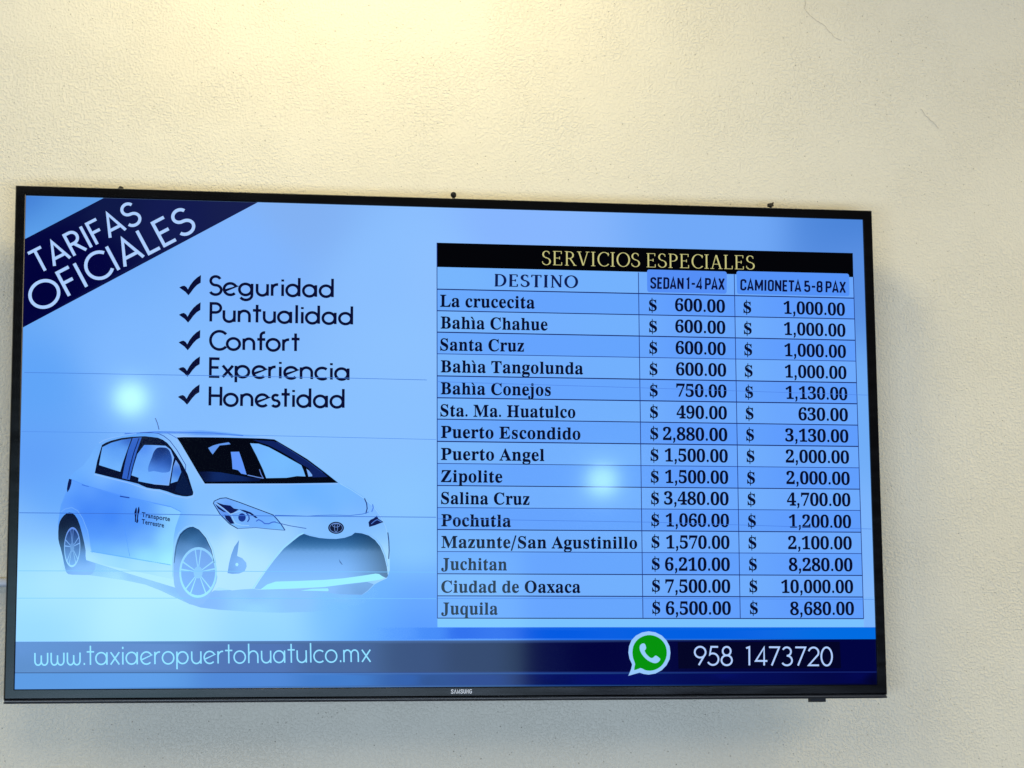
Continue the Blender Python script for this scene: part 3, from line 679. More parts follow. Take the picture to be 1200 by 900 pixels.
LINE = (16, 30, 105)
for r in range(2, 18):
    pen = Pen(); wd = random.choice((0.0010, 0.0013, 0.0015)); pen.stroke([Lx[r], Rx[r]], wd); pen.build('row_line', 4, lit((14, 28, 100) if wd > .0012 else (34, 66, 150)), S)
for a, b in ((Lx[0], Lx[17]), c1, c2, (Rx[1], Rx[17])):
    pen = Pen(); pen.stroke([a, b], 0.0011); pen.build('column_line', 5, lit((30, 52, 130)), S)
roman('heading_text', 'SERVICIOS ESPECIALES', [(0.1224, 0.2602), (0.4395, 0.2610), (0.1226, 0.2812)], 5, (196, 192, 128), S, .78)
roman('heading_text', 'DESTINO', [(0.0527, 0.2274), (0.1751, 0.2278), (0.0531, 0.2453)], 5, (12, 28, 82), S, 1.45, .07)
def button(P, c):
    a, b, c_, d = (Vector(p) for p in P); r = .0035
    out = []
    for (p, q, s) in ((a, d, b), (b, a, c_), (c_, b, d), (d, c_, a)):
        u = (q - p).normalized() * r; v = (s - p).normalized() * r
        for k in range(5):
            t = k / 4 * math.pi / 2; out.append(tuple(p + u * (1 - math.sin(t)) + v * (1 - math.cos(t))))
    return flat('button', out, 6, c, S)
button([(0.2774, 0.2574), (0.3965, 0.2573), (0.3955, 0.2243), (0.2773, 0.2241)], (84, 142, 246))
button([(0.4109, 0.2585), (0.5815, 0.2586), (0.5812, 0.2250), (0.4111, 0.2244)], (84, 146, 248))
mono('button_text', 'SEDAN 1-4 PAX', [(0.2827, 0.2295), (0.3918, 0.2303), (0.2833, 0.2459)], 7, (6, 12, 60), S, 0.0029, font=K, track=.01)
mono('button_text', 'CAMIONETA 5-8 PAX', [(0.4169, 0.2301), (0.5749, 0.2299), (0.4175, 0.2463)], 7, (6, 12, 60), S, 0.0029, font=K, track=.01)

BLK = (5, 10, 44)
names = [('La crucecita', [(-0.0249, 0.1962), (0.1119, 0.1965), (-0.0247, 0.2132)]), ('Bahìa Chahue', [(-0.0242, 0.1648), (0.1302, 0.1651), (-0.0240, 0.1817)]), ('Santa Cruz', [(-0.0249, 0.1332), (0.0957, 0.1337), (-0.0247, 0.1500)]),
 ('Bahìa Tangolunda', [(-0.0243, 0.1019), (0.1813, 0.1024), (-0.0241, 0.1187)]), ('Bahìa Conejos', [(-0.0244, 0.0705), (0.1339, 0.0707), (-0.0242, 0.0872)]), ('Sta. Ma. Huatulco', [(-0.0250, 0.0389), (0.1692, 0.0393), (-0.0248, 0.0556)]),
 ('Puerto Escondido', [(-0.0244, 0.0083), (0.1762, 0.0081), (-0.0242, 0.0250)]), ('Puerto Angel', [(-0.0245, -0.0230), (0.1235, -0.0230), (-0.0244, -0.0064)]), ('Zipolite', [(-0.0247, -0.0543), (0.0629, -0.0544), (-0.0245, -0.0378)]),
 ('Salina Cruz', [(-0.0245, -0.0852), (0.1016, -0.0856), (-0.0244, -0.0688)]), ('Pochutla', [(-0.0244, -0.1165), (0.0748, -0.1170), (-0.0242, -0.1000)]), ('Mazunte/San Agustinillo', [(-0.0244, -0.1470), (0.2563, -0.1470), (-0.0242, -0.1306)]),
 ('Juchitan', [(-0.0247, -0.1778), (0.0685, -0.1782), (-0.0245, -0.1615)]), ('Ciudad de Oaxaca', [(-0.0248, -0.2095), (0.1734, -0.2095), (-0.0246, -0.1932)]), ('Juquila', [(-0.0249, -0.2399), (0.0549, -0.2402), (-0.0247, -0.2236)])]
for t, p in names: book('destination_text', t, p, 5, BLK, S)
SED = '600.00 600.00 600.00 600.00 750.00 490.00 2,880.00 1,500.00 1,500.00 3,480.00 1,060.00 1,570.00 6,210.00 7,500.00 6,500.00'.split()
CAM = '1,000.00 1,000.00 1,000.00 1,000.00 1,130.00 630.00 3,130.00 2,000.00 2,000.00 4,700.00 1,200.00 2,100.00 8,280.00 10,000.00 8,680.00'.split()
SR = [(0.3926, 0.1965), (0.3924, 0.1652), (0.3923, 0.1339), (0.3923, 0.1027), (0.3921, 0.0718), (0.3919, 0.0402), (0.3918, 0.0085), (0.3918, -0.0223), (0.3918, -0.0532), (0.3916, -0.0840), (0.3915, -0.1154), (0.3915, -0.1467), (0.3913, -0.1781), (0.3912, -0.2093), (0.3913, -0.2404)]
CRr = [(0.5736, 0.1958), (0.5734, 0.1646), (0.5732, 0.1333), (0.5730, 0.1020), (0.5734, 0.0708), (0.5733, 0.0399), (0.5731, 0.0087), (0.5731, -0.0220), (0.5732, -0.0531), (0.5732, -0.0842), (0.5733, -0.1158), (0.5733, -0.1468), (0.5734, -0.1781), (0.5734, -0.2095), (0.5737, -0.2409)]
CD = [(0.3947, 0.1543), (0.2978, 0.1547), (0.3951, 0.1719), (0.2787, 0.1547), (0.2903, 0.1547), (0.4309, 0.1613)]    # reference widths of a price and of the $ sign
ow, oh = CD[0][0] - CD[1][0], CD[2][1] - CD[0][1]
PER = ow / (6 * .79 + 2 * .37)  # metres per em-width unit
def price(name, t, rb, slope):
    W = sum(.79 if ch.isdigit() else .37 for ch in t) * PER - .10 * PER
    if t[0] == '1': W -= .12 * PER
    p1 = rb; p0 = (rb[0] - W, rb[1] + W * slope)
    book(name, t, (p0, p1, (p0[0] + .0002, p0[1] + oh)), 5, BLK, S, pitch=.79)
d1 = [(0.2794, 0.1960), (0.2767, -0.2395)]; d2 = [(0.4202, 0.1961), (0.4194, -0.2401)]
dw = CD[4][0] - CD[3][0]
for r in range(15):
    price('price_text', SED[r], SR[r], .012 * (1 - r / 15)); price('price_text', CAM[r], CRr[r], .012 * (1 - r / 15))
    t = r / 14
    for dd in (d1, d2):
        p = lerp(dd[0], dd[1], t); book('currency_sign', '$', (p, (p[0] + dw, p[1] - .0001), (p[0] + .0001, p[1] + oh)), 5, BLK, S)

# ---- the pictured car
def E_(cx, cy, rx, ry, P0, a0=0, a1=360, n=28, rot=0):
    c, s = math.cos(math.radians(rot)), math.sin(math.radians(rot)); out = []
    for i in range(n):
        t = math.radians(a0 + (a1 - a0) * i / n); x, y = rx * math.cos(t), ry * math.sin(t); out.append((cx + x * c - y * s, cy + x * s + y * c))
    return out
shaded('floor_shadow', [(-0.5485, -0.1795), (-0.5145, -0.1654), (-0.3872, -0.2048), (-0.2823, -0.2046), (-0.1645, -0.2045), (-0.1288, -0.1949), (-0.1169, -0.2044), (-0.1169, -0.2162), (-0.1644, -0.2328), (-0.2469, -0.2375), (-0.3054, -0.2351), (-0.3579, -0.2304), (-0.3928, -0.2165), (-0.4335, -0.1990), (-0.4912, -0.1887)], 1,
       ctrls([(-0.5257, -0.1794), (-0.4567, -0.1886), (-0.3929, -0.2095), (-0.3522, -0.2211), (-0.2822, -0.2164), (-0.2235, -0.2163), (-0.1644, -0.2186), (-0.1265, -0.2091), (-0.4681, -0.1956), (-0.3985, -0.2211), (-0.2821, -0.2328), (-0.1644, -0.2304), (-0.5485, -0.1795), (-0.5031, -0.1642)], [(132,185,250,.6),(125,178,250,.85),(120,170,248,1),(122,172,248,1),(128,180,250,1),(128,182,250,.95),(125,182,250,.8),(115,180,250,.2),(130,200,252,.2),(130,190,252,.5),(128,195,252,.3),(110,185,252,.1),(130,200,250,0),(120,180,250,.9)]), S, 0.006, soft=True, smooth=2, pw=3)
body = [(-0.4998, -0.0042), (-0.4921, 0.0005), (-0.4829, 0.0036), (-0.4644, 0.0079), (-0.4427, 0.0109), (-0.4148, 0.0131), (-0.3876, 0.0144), (-0.3586, 0.0145), (-0.3233, 0.0123), (-0.2923, 0.0079), (-0.2587, 0.0034), (-0.2341, -0.0110), (-0.2126, -0.0239), (-0.1887, -0.0405), (-0.1696, -0.0563), (-0.1520, -0.0641), (-0.1329, -0.0767), (-0.1185, -0.0893), (-0.1089, -0.1020), (-0.1010, -0.1179), (-0.0983, -0.1330), (-0.0969, -0.1473), (-0.0969, -0.1783), (-0.1011, -0.1900), (-0.1098, -0.1937), (-0.1185, -0.1985), (-0.1276, -0.2080), (-0.1360, -0.2131), (-0.1644, -0.2121), (-0.1834, -0.2098), (-0.2294, -0.2069), (-0.2776, -0.2058), (-0.2902, -0.2042), (-0.3150, -0.2070), (-0.3337, -0.2024), (-0.3522, -0.2164), (-0.3812, -0.2164), (-0.3930, -0.2001), (-0.3951, -0.1916), (-0.4453, -0.1815), (-0.4857, -0.1729), (-0.5137, -0.1654), (-0.5284, -0.1585), (-0.5445, -0.1528), (-0.5510, -0.1376), (-0.5521, -0.1155), (-0.5488, -0.0909), (-0.5415, -0.0698), (-0.5388, -0.0533), (-0.5305, -0.0444), (-0.5203, -0.0367), (-0.5117, -0.0248), (-0.5058, -0.0129)]
bodyc = ctrls([(-0.4944, -0.0010), (-0.4424, 0.0092), (-0.3665, 0.0125), (-0.2958, 0.0074), (-0.5111, -0.0354), (-0.4936, -0.0482), (-0.4238, -0.0664), (-0.5337, -0.0591), (-0.5220, -0.0708), (-0.4815, -0.0787), (-0.4409, -0.0901), (-0.3945, -0.0874), (-0.5432, -0.1002), (-0.5100, -0.1000), (-0.4754, -0.1021), (-0.4405, -0.1136), (-0.4115, -0.1205), (-0.3943, -0.1016), (-0.4978, -0.1350), (-0.4690, -0.1396), (-0.4343, -0.1464), (-0.4801, -0.1607), (-0.4397, -0.1699), (-0.4049, -0.1791), (-0.4052, -0.1533), (-0.3538, -0.0694), (-0.2834, -0.0688), (-0.2124, -0.0682), (-0.1588, -0.0713), (-0.2478, -0.0887), (-0.1886, -0.0883), (-0.1349, -0.0855), (-0.3652, -0.0990), (-0.3416, -0.1225), (-0.2947, -0.1246), (-0.2476, -0.1279), (-0.3179, -0.1459), (-0.3060, -0.1753), (-0.3409, -0.1813), (-0.2825, -0.1811), (-0.3530, -0.1461), (-0.2004, -0.1122), (-0.1528, -0.1190), (-0.1110, -0.1271), (-0.1050, -0.1569), (-0.1409, -0.1118), (-0.1170, -0.1033), (-0.2236, -0.2045), (-0.1645, -0.2045), (-0.5088, -0.1643), (-0.3851, 0.0051), (-0.3755, -0.0162), (-0.3634, -0.0517), (-0.3713, -0.0754), (-0.1170, -0.0973)],
 [paler(c) for c in [(100,160,245),(85,150,242),(78,140,240),(100,165,250),(100,165,250),(108,172,255),(112,178,255),(95,160,252),(80,145,250),(78,142,250),(82,148,252),(100,170,255),(80,145,245),(52,122,245),(52,122,246),(62,132,248),(78,150,250),(88,158,252),(66,135,248),(80,150,250),(98,172,252),(120,198,252),(126,202,252),(130,206,252),(112,188,252),(108,175,255),(104,172,255),(95,165,255),(100,170,255),(100,170,255),(96,165,255),(100,165,250),(110,178,255),(112,185,255),(118,190,255),(122,192,255),(135,212,252),(132,205,252),(134,208,252),(132,205,252),(128,202,252),(112,178,255),(108,175,252),(112,182,252),(125,198,250),(110,175,250),(108,170,250),(125,180,248),(110,160,235),(130,205,252),(118,182,255),(118,184,255),(115,182,255),(108,178,255),(110,172,250)]])
bodyc = [(p, [c[0] * 1.10, c[1] * 1.06, min(1, c[2] * 1.03), 1]) for p, c in bodyc]
shaded('car_body', body, 2, bodyc, S, 0.0055, pw=4.2, eps=4.5e-4)
side = ctrls([(-0.5393, -0.0674), (-0.5409, -0.1002), (-0.5163, -0.0672), (-0.4815, -0.0822), (-0.4467, -0.0902), (-0.4001, -0.1016), (-0.3941, -0.1134), (-0.5157, -0.1001), (-0.4811, -0.1057), (-0.4464, -0.1090), (-0.4232, -0.1135), (-0.4979, -0.1292), (-0.4691, -0.1326), (-0.4344, -0.1371), (-0.4055, -0.1346), (-0.4976, -0.1491), (-0.4687, -0.1559), (-0.4340, -0.1628), (-0.3992, -0.1709), (-0.5275, -0.0826)], [(92,158,252),(86,150,250),(86,150,252),(70,136,248),(78,146,250),(122,190,255),(128,198,255),(54,122,244),(50,120,244),(60,130,246),(78,146,250),(66,134,246),(72,138,246),(92,156,248),(130,202,255),(92,160,250),(104,170,250),(130,202,252),(142,216,252),(66,134,248)])
side = [(p, [c[0] * 1.22, c[1] * 1.14, min(1, c[2] * 1.03), 1]) for p, c in side]
shaded('car_side', [(-0.5378, -0.0551), (-0.5280, -0.0591), (-0.5164, -0.0637), (-0.4990, -0.0690), (-0.4816, -0.0734), (-0.4642, -0.0776), (-0.4468, -0.0819), (-0.4235, -0.0869), (-0.4002, -0.0922), (-0.3862, -0.0992), (-0.3895, -0.1086), (-0.3933, -0.1204), (-0.3957, -0.1345), (-0.3964, -0.1521), (-0.3964, -0.1721), (-0.4166, -0.1698), (-0.4397, -0.1664), (-0.4629, -0.1622), (-0.4859, -0.1583), (-0.5055, -0.1549), (-0.5092, -0.1421), (-0.5129, -0.1258), (-0.5189, -0.1118), (-0.5272, -0.1001), (-0.5364, -0.0967), (-0.5455, -0.1014), (-0.5469, -0.0909), (-0.5426, -0.0745)], 3, side, S, 0.0055, pw=4.0, eps=3e-4)
def linework(name, pts, wd, c, layer=6):
    pen = Pen(); pen.stroke(pts, wd); return pen.build(name, layer, lit(c), S)
linework('body_rim_light', [(-0.4990, -0.0050), (-0.4921, -0.0007), (-0.4829, 0.0024), (-0.4644, 0.0067), (-0.4482, 0.0091)], 0.0011, (140, 190, 255), 3)
linework('body_rim_light', [(-0.1672, -0.0577), (-0.1520, -0.0658), (-0.1329, -0.0783), (-0.1194, -0.0901), (-0.1098, -0.1030), (-0.1026, -0.1179), (-0.0995, -0.1330), (-0.0981, -0.1473), (-0.0981, -0.1771)], 0.0010, (148, 204, 255), 3)
linework('body_rim_light', [(-0.5484, -0.1003), (-0.5433, -0.0963), (-0.5342, -0.0941), (-0.5261, -0.0983), (-0.5190, -0.1094), (-0.5122, -0.1258), (-0.5080, -0.1468), (-0.5055, -0.1561)], 0.0010, (110, 172, 254), 4)
linework('body_rim_light', [(-0.3962, -0.1884), (-0.3969, -0.1674), (-0.3944, -0.1439), (-0.3884, -0.1279), (-0.3789, -0.1194), (-0.3696, -0.1172), (-0.3603, -0.1212), (-0.3501, -0.1331), (-0.3422, -0.1496), (-0.3376, -0.1695)], 0.0011, (140, 200, 255), 4)
linework('body_rim_light', [(-0.5047, -0.0483), (-0.4878, -0.0524), (-0.4587, -0.0594), (-0.4331, -0.0682), (-0.4156, -0.0704), (-0.3946, -0.0775), (-0.3782, -0.0800), (-0.3701, -0.0783), (-0.3678, -0.0719)], 0.0010, (150, 194, 255), 4)
linework('grille_rim_light', [(-0.2870, -0.2046), (-0.2782, -0.1910), (-0.2584, -0.1634), (-0.2456, -0.1480), (-0.2322, -0.1370), (-0.2240, -0.1303), (-0.2169, -0.1272)], 0.0013, (150, 220, 255), 5)
linework('grille_rim_light', [(-0.2169, -0.1275), (-0.2074, -0.1300), (-0.1955, -0.1328), (-0.1837, -0.1339), (-0.1718, -0.1341), (-0.1599, -0.1324), (-0.1504, -0.1290), (-0.1456, -0.1252), (-0.1361, -0.1258), (-0.1253, -0.1291), (-0.1158, -0.1355), (-0.1086, -0.1450), (-0.1033, -0.1581), (-0.0997, -0.1735)], 0.0012, (128, 186, 255), 5)
linework('roof_edge', [(-0.4644, 0.0083), (-0.4249, 0.0114), (-0.3899, 0.0116), (-0.3430, 0.0110), (-0.3017, 0.0079)], 0.0018, (72, 130, 236), 3)
linework('roof_highlight', [(-0.3933, 0.0055), (-0.3664, 0.0065), (-0.3194, 0.0066), (-0.2840, 0.0054), (-0.2579, 0.0046)], 0.0012, (150, 192, 255), 3)
linework('roof_seam', [(-0.4436, 0.0101), (-0.4296, 0.0105), (-0.4179, 0.0091), (-0.4109, 0.0060), (-0.4026, -0.0005), (-0.3931, -0.0128), (-0.3847, -0.0270), (-0.3804, -0.0341), (-0.3806, -0.0424)], 0.0009, (24, 60, 160), 6)
linework('roof_seam', [(-0.4062, 0.0103), (-0.3980, 0.0061), (-0.3921, 0.0026)], 0.0008, (60, 110, 220), 6)
linework('waist_crease', [(-0.5361, -0.0556), (-0.5164, -0.0637), (-0.4816, -0.0734), (-0.4468, -0.0819), (-0.4002, -0.0922), (-0.3862, -0.0992)], 0.0014, (84, 148, 250), 3)
linework('sill_crease', [(-0.5078, -0.1538), (-0.4802, -0.1583), (-0.4397, -0.1652), (-0.3992, -0.1721)], 0.0012, (100, 178, 252), 3)
linework('door_seam', [(-0.4689, -0.0751), (-0.4662, -0.0997), (-0.4611, -0.1290), (-0.4548, -0.1606)], 0.0007, (70, 138, 246), 3)
linework('door_handle', [(-0.4694, -0.0780), (-0.4642, -0.0789), (-0.4565, -0.0801)], 0.0016, (30, 70, 170), 4)
linework('door_handle', [(-0.5210, -0.0626), (-0.5164, -0.0640), (-0.5117, -0.0651)], 0.0012, (58, 116, 226), 4)
linework('antenna', [(-0.4229, 0.0308), (-0.4199, 0.0237), (-0.4175, 0.0147)], 0.0011, (60, 90, 170), 4)
flat('tail_lamp', [(-0.5384, -0.0545), (-0.5349, -0.0556), (-0.5354, -0.0615), (-0.5375, -0.0686), (-0.5403, -0.0733), (-0.5411, -0.0686), (-0.5399, -0.0604)], 4, (12, 24, 80), S)
# side glass
flat('side_window_seal', [(-0.5040, -0.0465), (-0.5009, -0.0294), (-0.4949, -0.0075), (-0.4897, -0.0042), (-0.4828, -0.0014), (-0.4690, 0.0024), (-0.4551, 0.0043), (-0.4365, 0.0054), (-0.4190, 0.0035), (-0.4120, 0.0006), (-0.4061, -0.0035), (-0.4001, -0.0105), (-0.3942, -0.0188), (-0.3858, -0.0317), (-0.3775, -0.0471), (-0.3696, -0.0719), (-0.3701, -0.0754), (-0.3724, -0.0766), (-0.3783, -0.0776), (-0.3841, -0.0773), (-0.3946, -0.0750), (-0.4052, -0.0710), (-0.4157, -0.0681), (-0.4238, -0.0676), (-0.4331, -0.0659), (-0.4401, -0.0630), (-0.4448, -0.0607), (-0.4588, -0.0573), (-0.4878, -0.0505)], 4, (5, 12, 46), S)
shaded('rear_side_window', [(-0.4943, -0.0104), (-0.4828, -0.0044), (-0.4689, -0.0002), (-0.4551, 0.0019), (-0.4595, -0.0112), (-0.4661, -0.0314), (-0.4694, -0.0444), (-0.4822, -0.0404), (-0.4984, -0.0353), (-0.4964, -0.0223)], 5, ctrls([(-0.4597, 0.0006), (-0.4828, -0.0056), (-0.4652, -0.0172), (-0.4939, -0.0293), (-0.4706, -0.0409), (-0.4884, -0.0175)], [(40,90,195),(78,145,240),(98,165,250),(112,180,255),(115,182,255),(100,166,250)]), S, 0.006)
flat('window_pillar', [(-0.4533, 0.0025), (-0.4411, 0.0038), (-0.4478, -0.0170), (-0.4533, -0.0383), (-0.4565, -0.0555), (-0.4669, -0.0532), (-0.4637, -0.0349), (-0.4594, -0.0148)], 5, (48, 98, 200), S)
linework('pillar_edge', [(-0.4446, 0.0026), (-0.4513, -0.0170), (-0.4567, -0.0384), (-0.4594, -0.0538)], 0.0013, (10, 26, 90), 6)
shaded('front_side_window', [(-0.4375, -0.0068), (-0.4247, -0.0068), (-0.4083, -0.0076), (-0.4013, -0.0129), (-0.3971, -0.0224), (-0.3997, -0.0402), (-0.4019, -0.0520), (-0.4041, -0.0627), (-0.4239, -0.0611), (-0.4449, -0.0572), (-0.4443, -0.0524), (-0.4543, -0.0490), (-0.4510, -0.0348), (-0.4466, -0.0194)], 5, ctrls([(-0.4386, -0.0086), (-0.4130, -0.0083), (-0.4475, -0.0347), (-0.4520, -0.0466), (-0.4301, -0.0346), (-0.4182, -0.0522), (-0.4356, -0.0524), (-0.4065, -0.0580)], [(80,140,240),(120,175,255),(96,160,250),(112,178,255),(105,170,252),(108,172,255),(112,180,255),(115,170,252)]), S, 0.006)
shaded('seat_headrest', [(-0.4245, -0.0167), (-0.4200, -0.0108), (-0.4130, -0.0100), (-0.4060, -0.0112), (-0.4012, -0.0177), (-0.3993, -0.0283), (-0.4009, -0.0390), (-0.4032, -0.0438), (-0.4125, -0.0450), (-0.4242, -0.0428), (-0.4311, -0.0440), (-0.4312, -0.0358), (-0.4268, -0.0239)], 6, ctrls([(-0.4129, -0.0119), (-0.4186, -0.0226), (-0.4034, -0.0284), (-0.4126, -0.0344), (-0.4125, -0.0439), (-0.4265, -0.0428)], [(12,32,90),(14,44,120),(24,66,150),(50,100,200),(88,150,245),(85,145,240)]), S, 0.005, smooth=2)
shaded('quarter_window', [(-0.3941, -0.0271), (-0.3893, -0.0341), (-0.3863, -0.0436), (-0.3914, -0.0567), (-0.4006, -0.0597), (-0.3975, -0.0366)], 5, ctrls([(-0.3940, -0.0295), (-0.3939, -0.0401), (-0.3892, -0.0460), (-0.3972, -0.0567)], [(130,180,252),(40,100,205),(56,118,220),(115,180,255)]), S, 0.004)
flat('door_mirror', [(-0.3857, -0.0424), (-0.3786, -0.0542), (-0.3726, -0.0672), (-0.3707, -0.0737), (-0.3748, -0.0757), (-0.3841, -0.0755), (-0.3947, -0.0709), (-0.3925, -0.0614), (-0.3879, -0.0555)], 6, (6, 24, 66), S)
linework('window_glint', [(-0.4012, -0.0177), (-0.3970, -0.0236), (-0.3992, -0.0354), (-0.4014, -0.0497), (-0.4034, -0.0621), (-0.4239, -0.0608)], 0.0010, (130, 180, 252), 7)
# windscreen
flat('windscreen', [(-0.3931, 0.0041), (-0.3840, 0.0048), (-0.3664, 0.0049), (-0.3312, 0.0049), (-0.2958, 0.0045), (-0.2745, 0.0041), (-0.2585, 0.0031), (-0.2472, -0.0034), (-0.2341, -0.0110), (-0.2126, -0.0239), (-0.1911, -0.0399), (-0.1694, -0.0568), (-0.2362, -0.0584), (-0.2835, -0.0590), (-0.3539, -0.0597), (-0.3635, -0.0446), (-0.3754, -0.0245), (-0.3874, -0.0044)], 4, (2, 4, 18), S)
flat('far_pillar', [(-0.2887, 0.0021), (-0.2721, 0.0011), (-0.2591, 0.0007), (-0.2341, -0.0134), (-0.2126, -0.0263), (-0.1911, -0.0423), (-0.1839, -0.0488), (-0.2054, -0.0496), (-0.2102, -0.0371), (-0.2221, -0.0306), (-0.2340, -0.0224), (-0.2507, -0.0130), (-0.2673, -0.0048), (-0.2804, -0.0008)], 5, (14, 34, 96), S)
shaded('dashboard', [(-0.3623, -0.0434), (-0.3506, -0.0427), (-0.3330, -0.0437), (-0.3130, -0.0470), (-0.2930, -0.0504), (-0.2764, -0.0521), (-0.2788, -0.0557), (-0.3423, -0.0568), (-0.3540, -0.0569)], 5, ctrls([(-0.3564, -0.0457), (-0.3365, -0.0479), (-0.3071, -0.0523), (-0.2835, -0.0533)], [(6,16,56),(14,40,100),(12,36,92),(6,18,60)]), S, 0.006)
shaded('far_side_window', [(-0.2922, -0.0028), (-0.2804, -0.0032), (-0.2661, -0.0080), (-0.2507, -0.0162), (-0.2316, -0.0268), (-0.2209, -0.0327), (-0.2179, -0.0396), (-0.2149, -0.0484), (-0.2268, -0.0480), (-0.2410, -0.0505), (-0.2694, -0.0513), (-0.2742, -0.0389), (-0.2826, -0.0211)], 6, ctrls([(-0.2839, -0.0056), (-0.2482, -0.0267), (-0.2244, -0.0444), (-0.2659, -0.0448)], [(116,182,255),(118,188,255),(112,182,252),(118,186,255)]), S, 0.008)
flat('far_quarter_window', [(-0.2137, -0.0374), (-0.2099, -0.0404), (-0.2059, -0.0457), (-0.2054, -0.0480), (-0.2108, -0.0486), (-0.2125, -0.0419)], 6, (120, 172, 245), S)
flat('rear_view_mirror', [(-0.3498, -0.0099), (-0.3428, -0.0063), (-0.3352, -0.0041), (-0.3287, -0.0029), (-0.3217, -0.0017), (-0.3191, -0.0043), (-0.3263, -0.0054), (-0.3341, -0.0062), (-0.3392, -0.0128), (-0.3436, -0.0189), (-0.3468, -0.0147)], 6, (98, 152, 238), S)
flat('seat_gap', [(-0.3187, -0.0151), (-0.3072, -0.0147), (-0.3019, -0.0297), (-0.2965, -0.0468), (-0.3041, -0.0452), (-0.3084, -0.0405), (-0.3161, -0.0389), (-0.3169, -0.0274)], 6, (96, 150, 250), S)
linework('screen_glint', [(-0.2953, -0.0472), (-0.2883, -0.0486), (-0.2812, -0.0502), (-0.2729, -0.0515)], 0.0012, (100, 140, 220), 7)
linework('screen_glint', [(-0.2789, -0.0390), (-0.2765, -0.0461), (-0.2736, -0.0513)], 0.0012, (90, 125, 205), 7)
linework('far_pillar_glint', [(-0.2555, -0.0005), (-0.2341, -0.0134), (-0.2126, -0.0269), (-0.1911, -0.0429)], 0.0010, (28, 56, 130), 6)
linework('windscreen_edge', [(-0.3945, 0.0026), (-0.3825, -0.0163), (-0.3706, -0.0363), (-0.3551, -0.0604), (-0.2834, -0.0603), (-0.1696, -0.0582)], 0.0010, (150, 192, 255), 3)
# wheels
def wheel(arch, archc, cx, cy, rx, ry, top, bot, gap_t, gap_b, nsp, lay=4, ph=0.0):
    shaded('wheel_arch', arch, lay - 1, archc, S, 0.005, smooth=2)
    def grad(a, b_): return lambda x, y: lin([a[i] + (b_[i] - a[i]) * min(1, max(0, (cy + ry - y) / (2 * ry))) for i in range(3)]) + [1]
    shaded('wheel_rim', E_(cx, cy, rx, ry, None), lay, None, S, 0.005, fn=grad(gap_t, gap_b))
    def ringpart(r0, r1, name):
        V = []; F = []; n = 36
        for i in range(n):
            t = 2 * math.pi * i / n
            for r in (r0, r1): V.append((cx + rx * r * math.cos(t), cy + ry * r * math.sin(t)))
        for i in range(n): j = (i + 1) % n; F.append((2 * i, 2 * i + 1, 2 * j + 1, 2 * j))
        return tone_mesh(name, V, F, lay + 1, grad(top, bot), SHADED, S)
    ringpart(.90, 1.0, 'rim_edge')
    V = []; F = []
    for k in range(nsp):
        t = 2 * math.pi * (k + ph) / nsp
        for dt in (-.10, .12):
            b = len(V)
            for (r, d) in ((.20, .10), (.20, -.10), (.92, -.035), (.92, .035)):
                tt = t + dt * (1 + r * .6) + d; V.append((cx + rx * r * math.cos(tt), cy + ry * r * math.sin(tt)))
            F.append((b + 1, b + 2, b + 3, b))
    tone_mesh('wheel_spokes', V, F, lay + 2, grad(top, bot), SHADED, S)
    V = [(cx + rx * .24 * math.cos(i * .3927), cy + ry * .24 * math.sin(i * .3927)) for i in range(16)]
    tone_mesh('wheel_hub', V, [tuple(range(16))], lay + 3, grad([.5 * (a + b_) for a, b_ in zip(top, gap_t)], [.6 * a + .4 * b_ for a, b_ in zip(bot, gap_b)]), SHADED, S)
(rc, rxx, ryy) = [(-0.5324, -0.1483), (-0.5215, -0.1482), (-0.5319, -0.1757)]
wheel([(-0.5512, -0.1376), (-0.5511, -0.1190), (-0.5476, -0.1090), (-0.5409, -0.1021), (-0.5335, -0.1014), (-0.5258, -0.1101), (-0.5192, -0.1305), (-0.5143, -0.1526), (-0.5133, -0.1661), (-0.5011, -0.1701), (-0.5033, -0.1829), (-0.5095, -0.1861), (-0.5256, -0.1859), (-0.5370, -0.1850), (-0.5411, -0.1783), (-0.5450, -0.1609), (-0.5480, -0.1493)], ctrls([(-0.5363, -0.1049), (-0.5452, -0.1178), (-0.5471, -0.1353), (-0.5246, -0.1142), (-0.5172, -0.1410), (-0.5445, -0.1528), (-0.5396, -0.1702), (-0.5325, -0.1818), (-0.5145, -0.1643), (-0.5142, -0.1794), (-0.5257, -0.1794), (-0.5029, -0.1736)], [(2,10,46),(2,8,44),(2,16,56),(2,12,52),(8,40,86),(20,58,110),(58,110,180),(118,165,238),(80,135,215),(130,180,245),(126,178,245),(128,178,244)]),
      rc[0], rc[1], abs(rxx[0] - rc[0]), abs(rc[1] - ryy[1]), (96, 140, 232), (150, 212, 252), (18, 44, 110), (112, 168, 238), 5, 4, .3)
(fc, fx, fy) = [(-0.3617, -0.1823), (-0.3360, -0.1822), (-0.3613, -0.2171)]
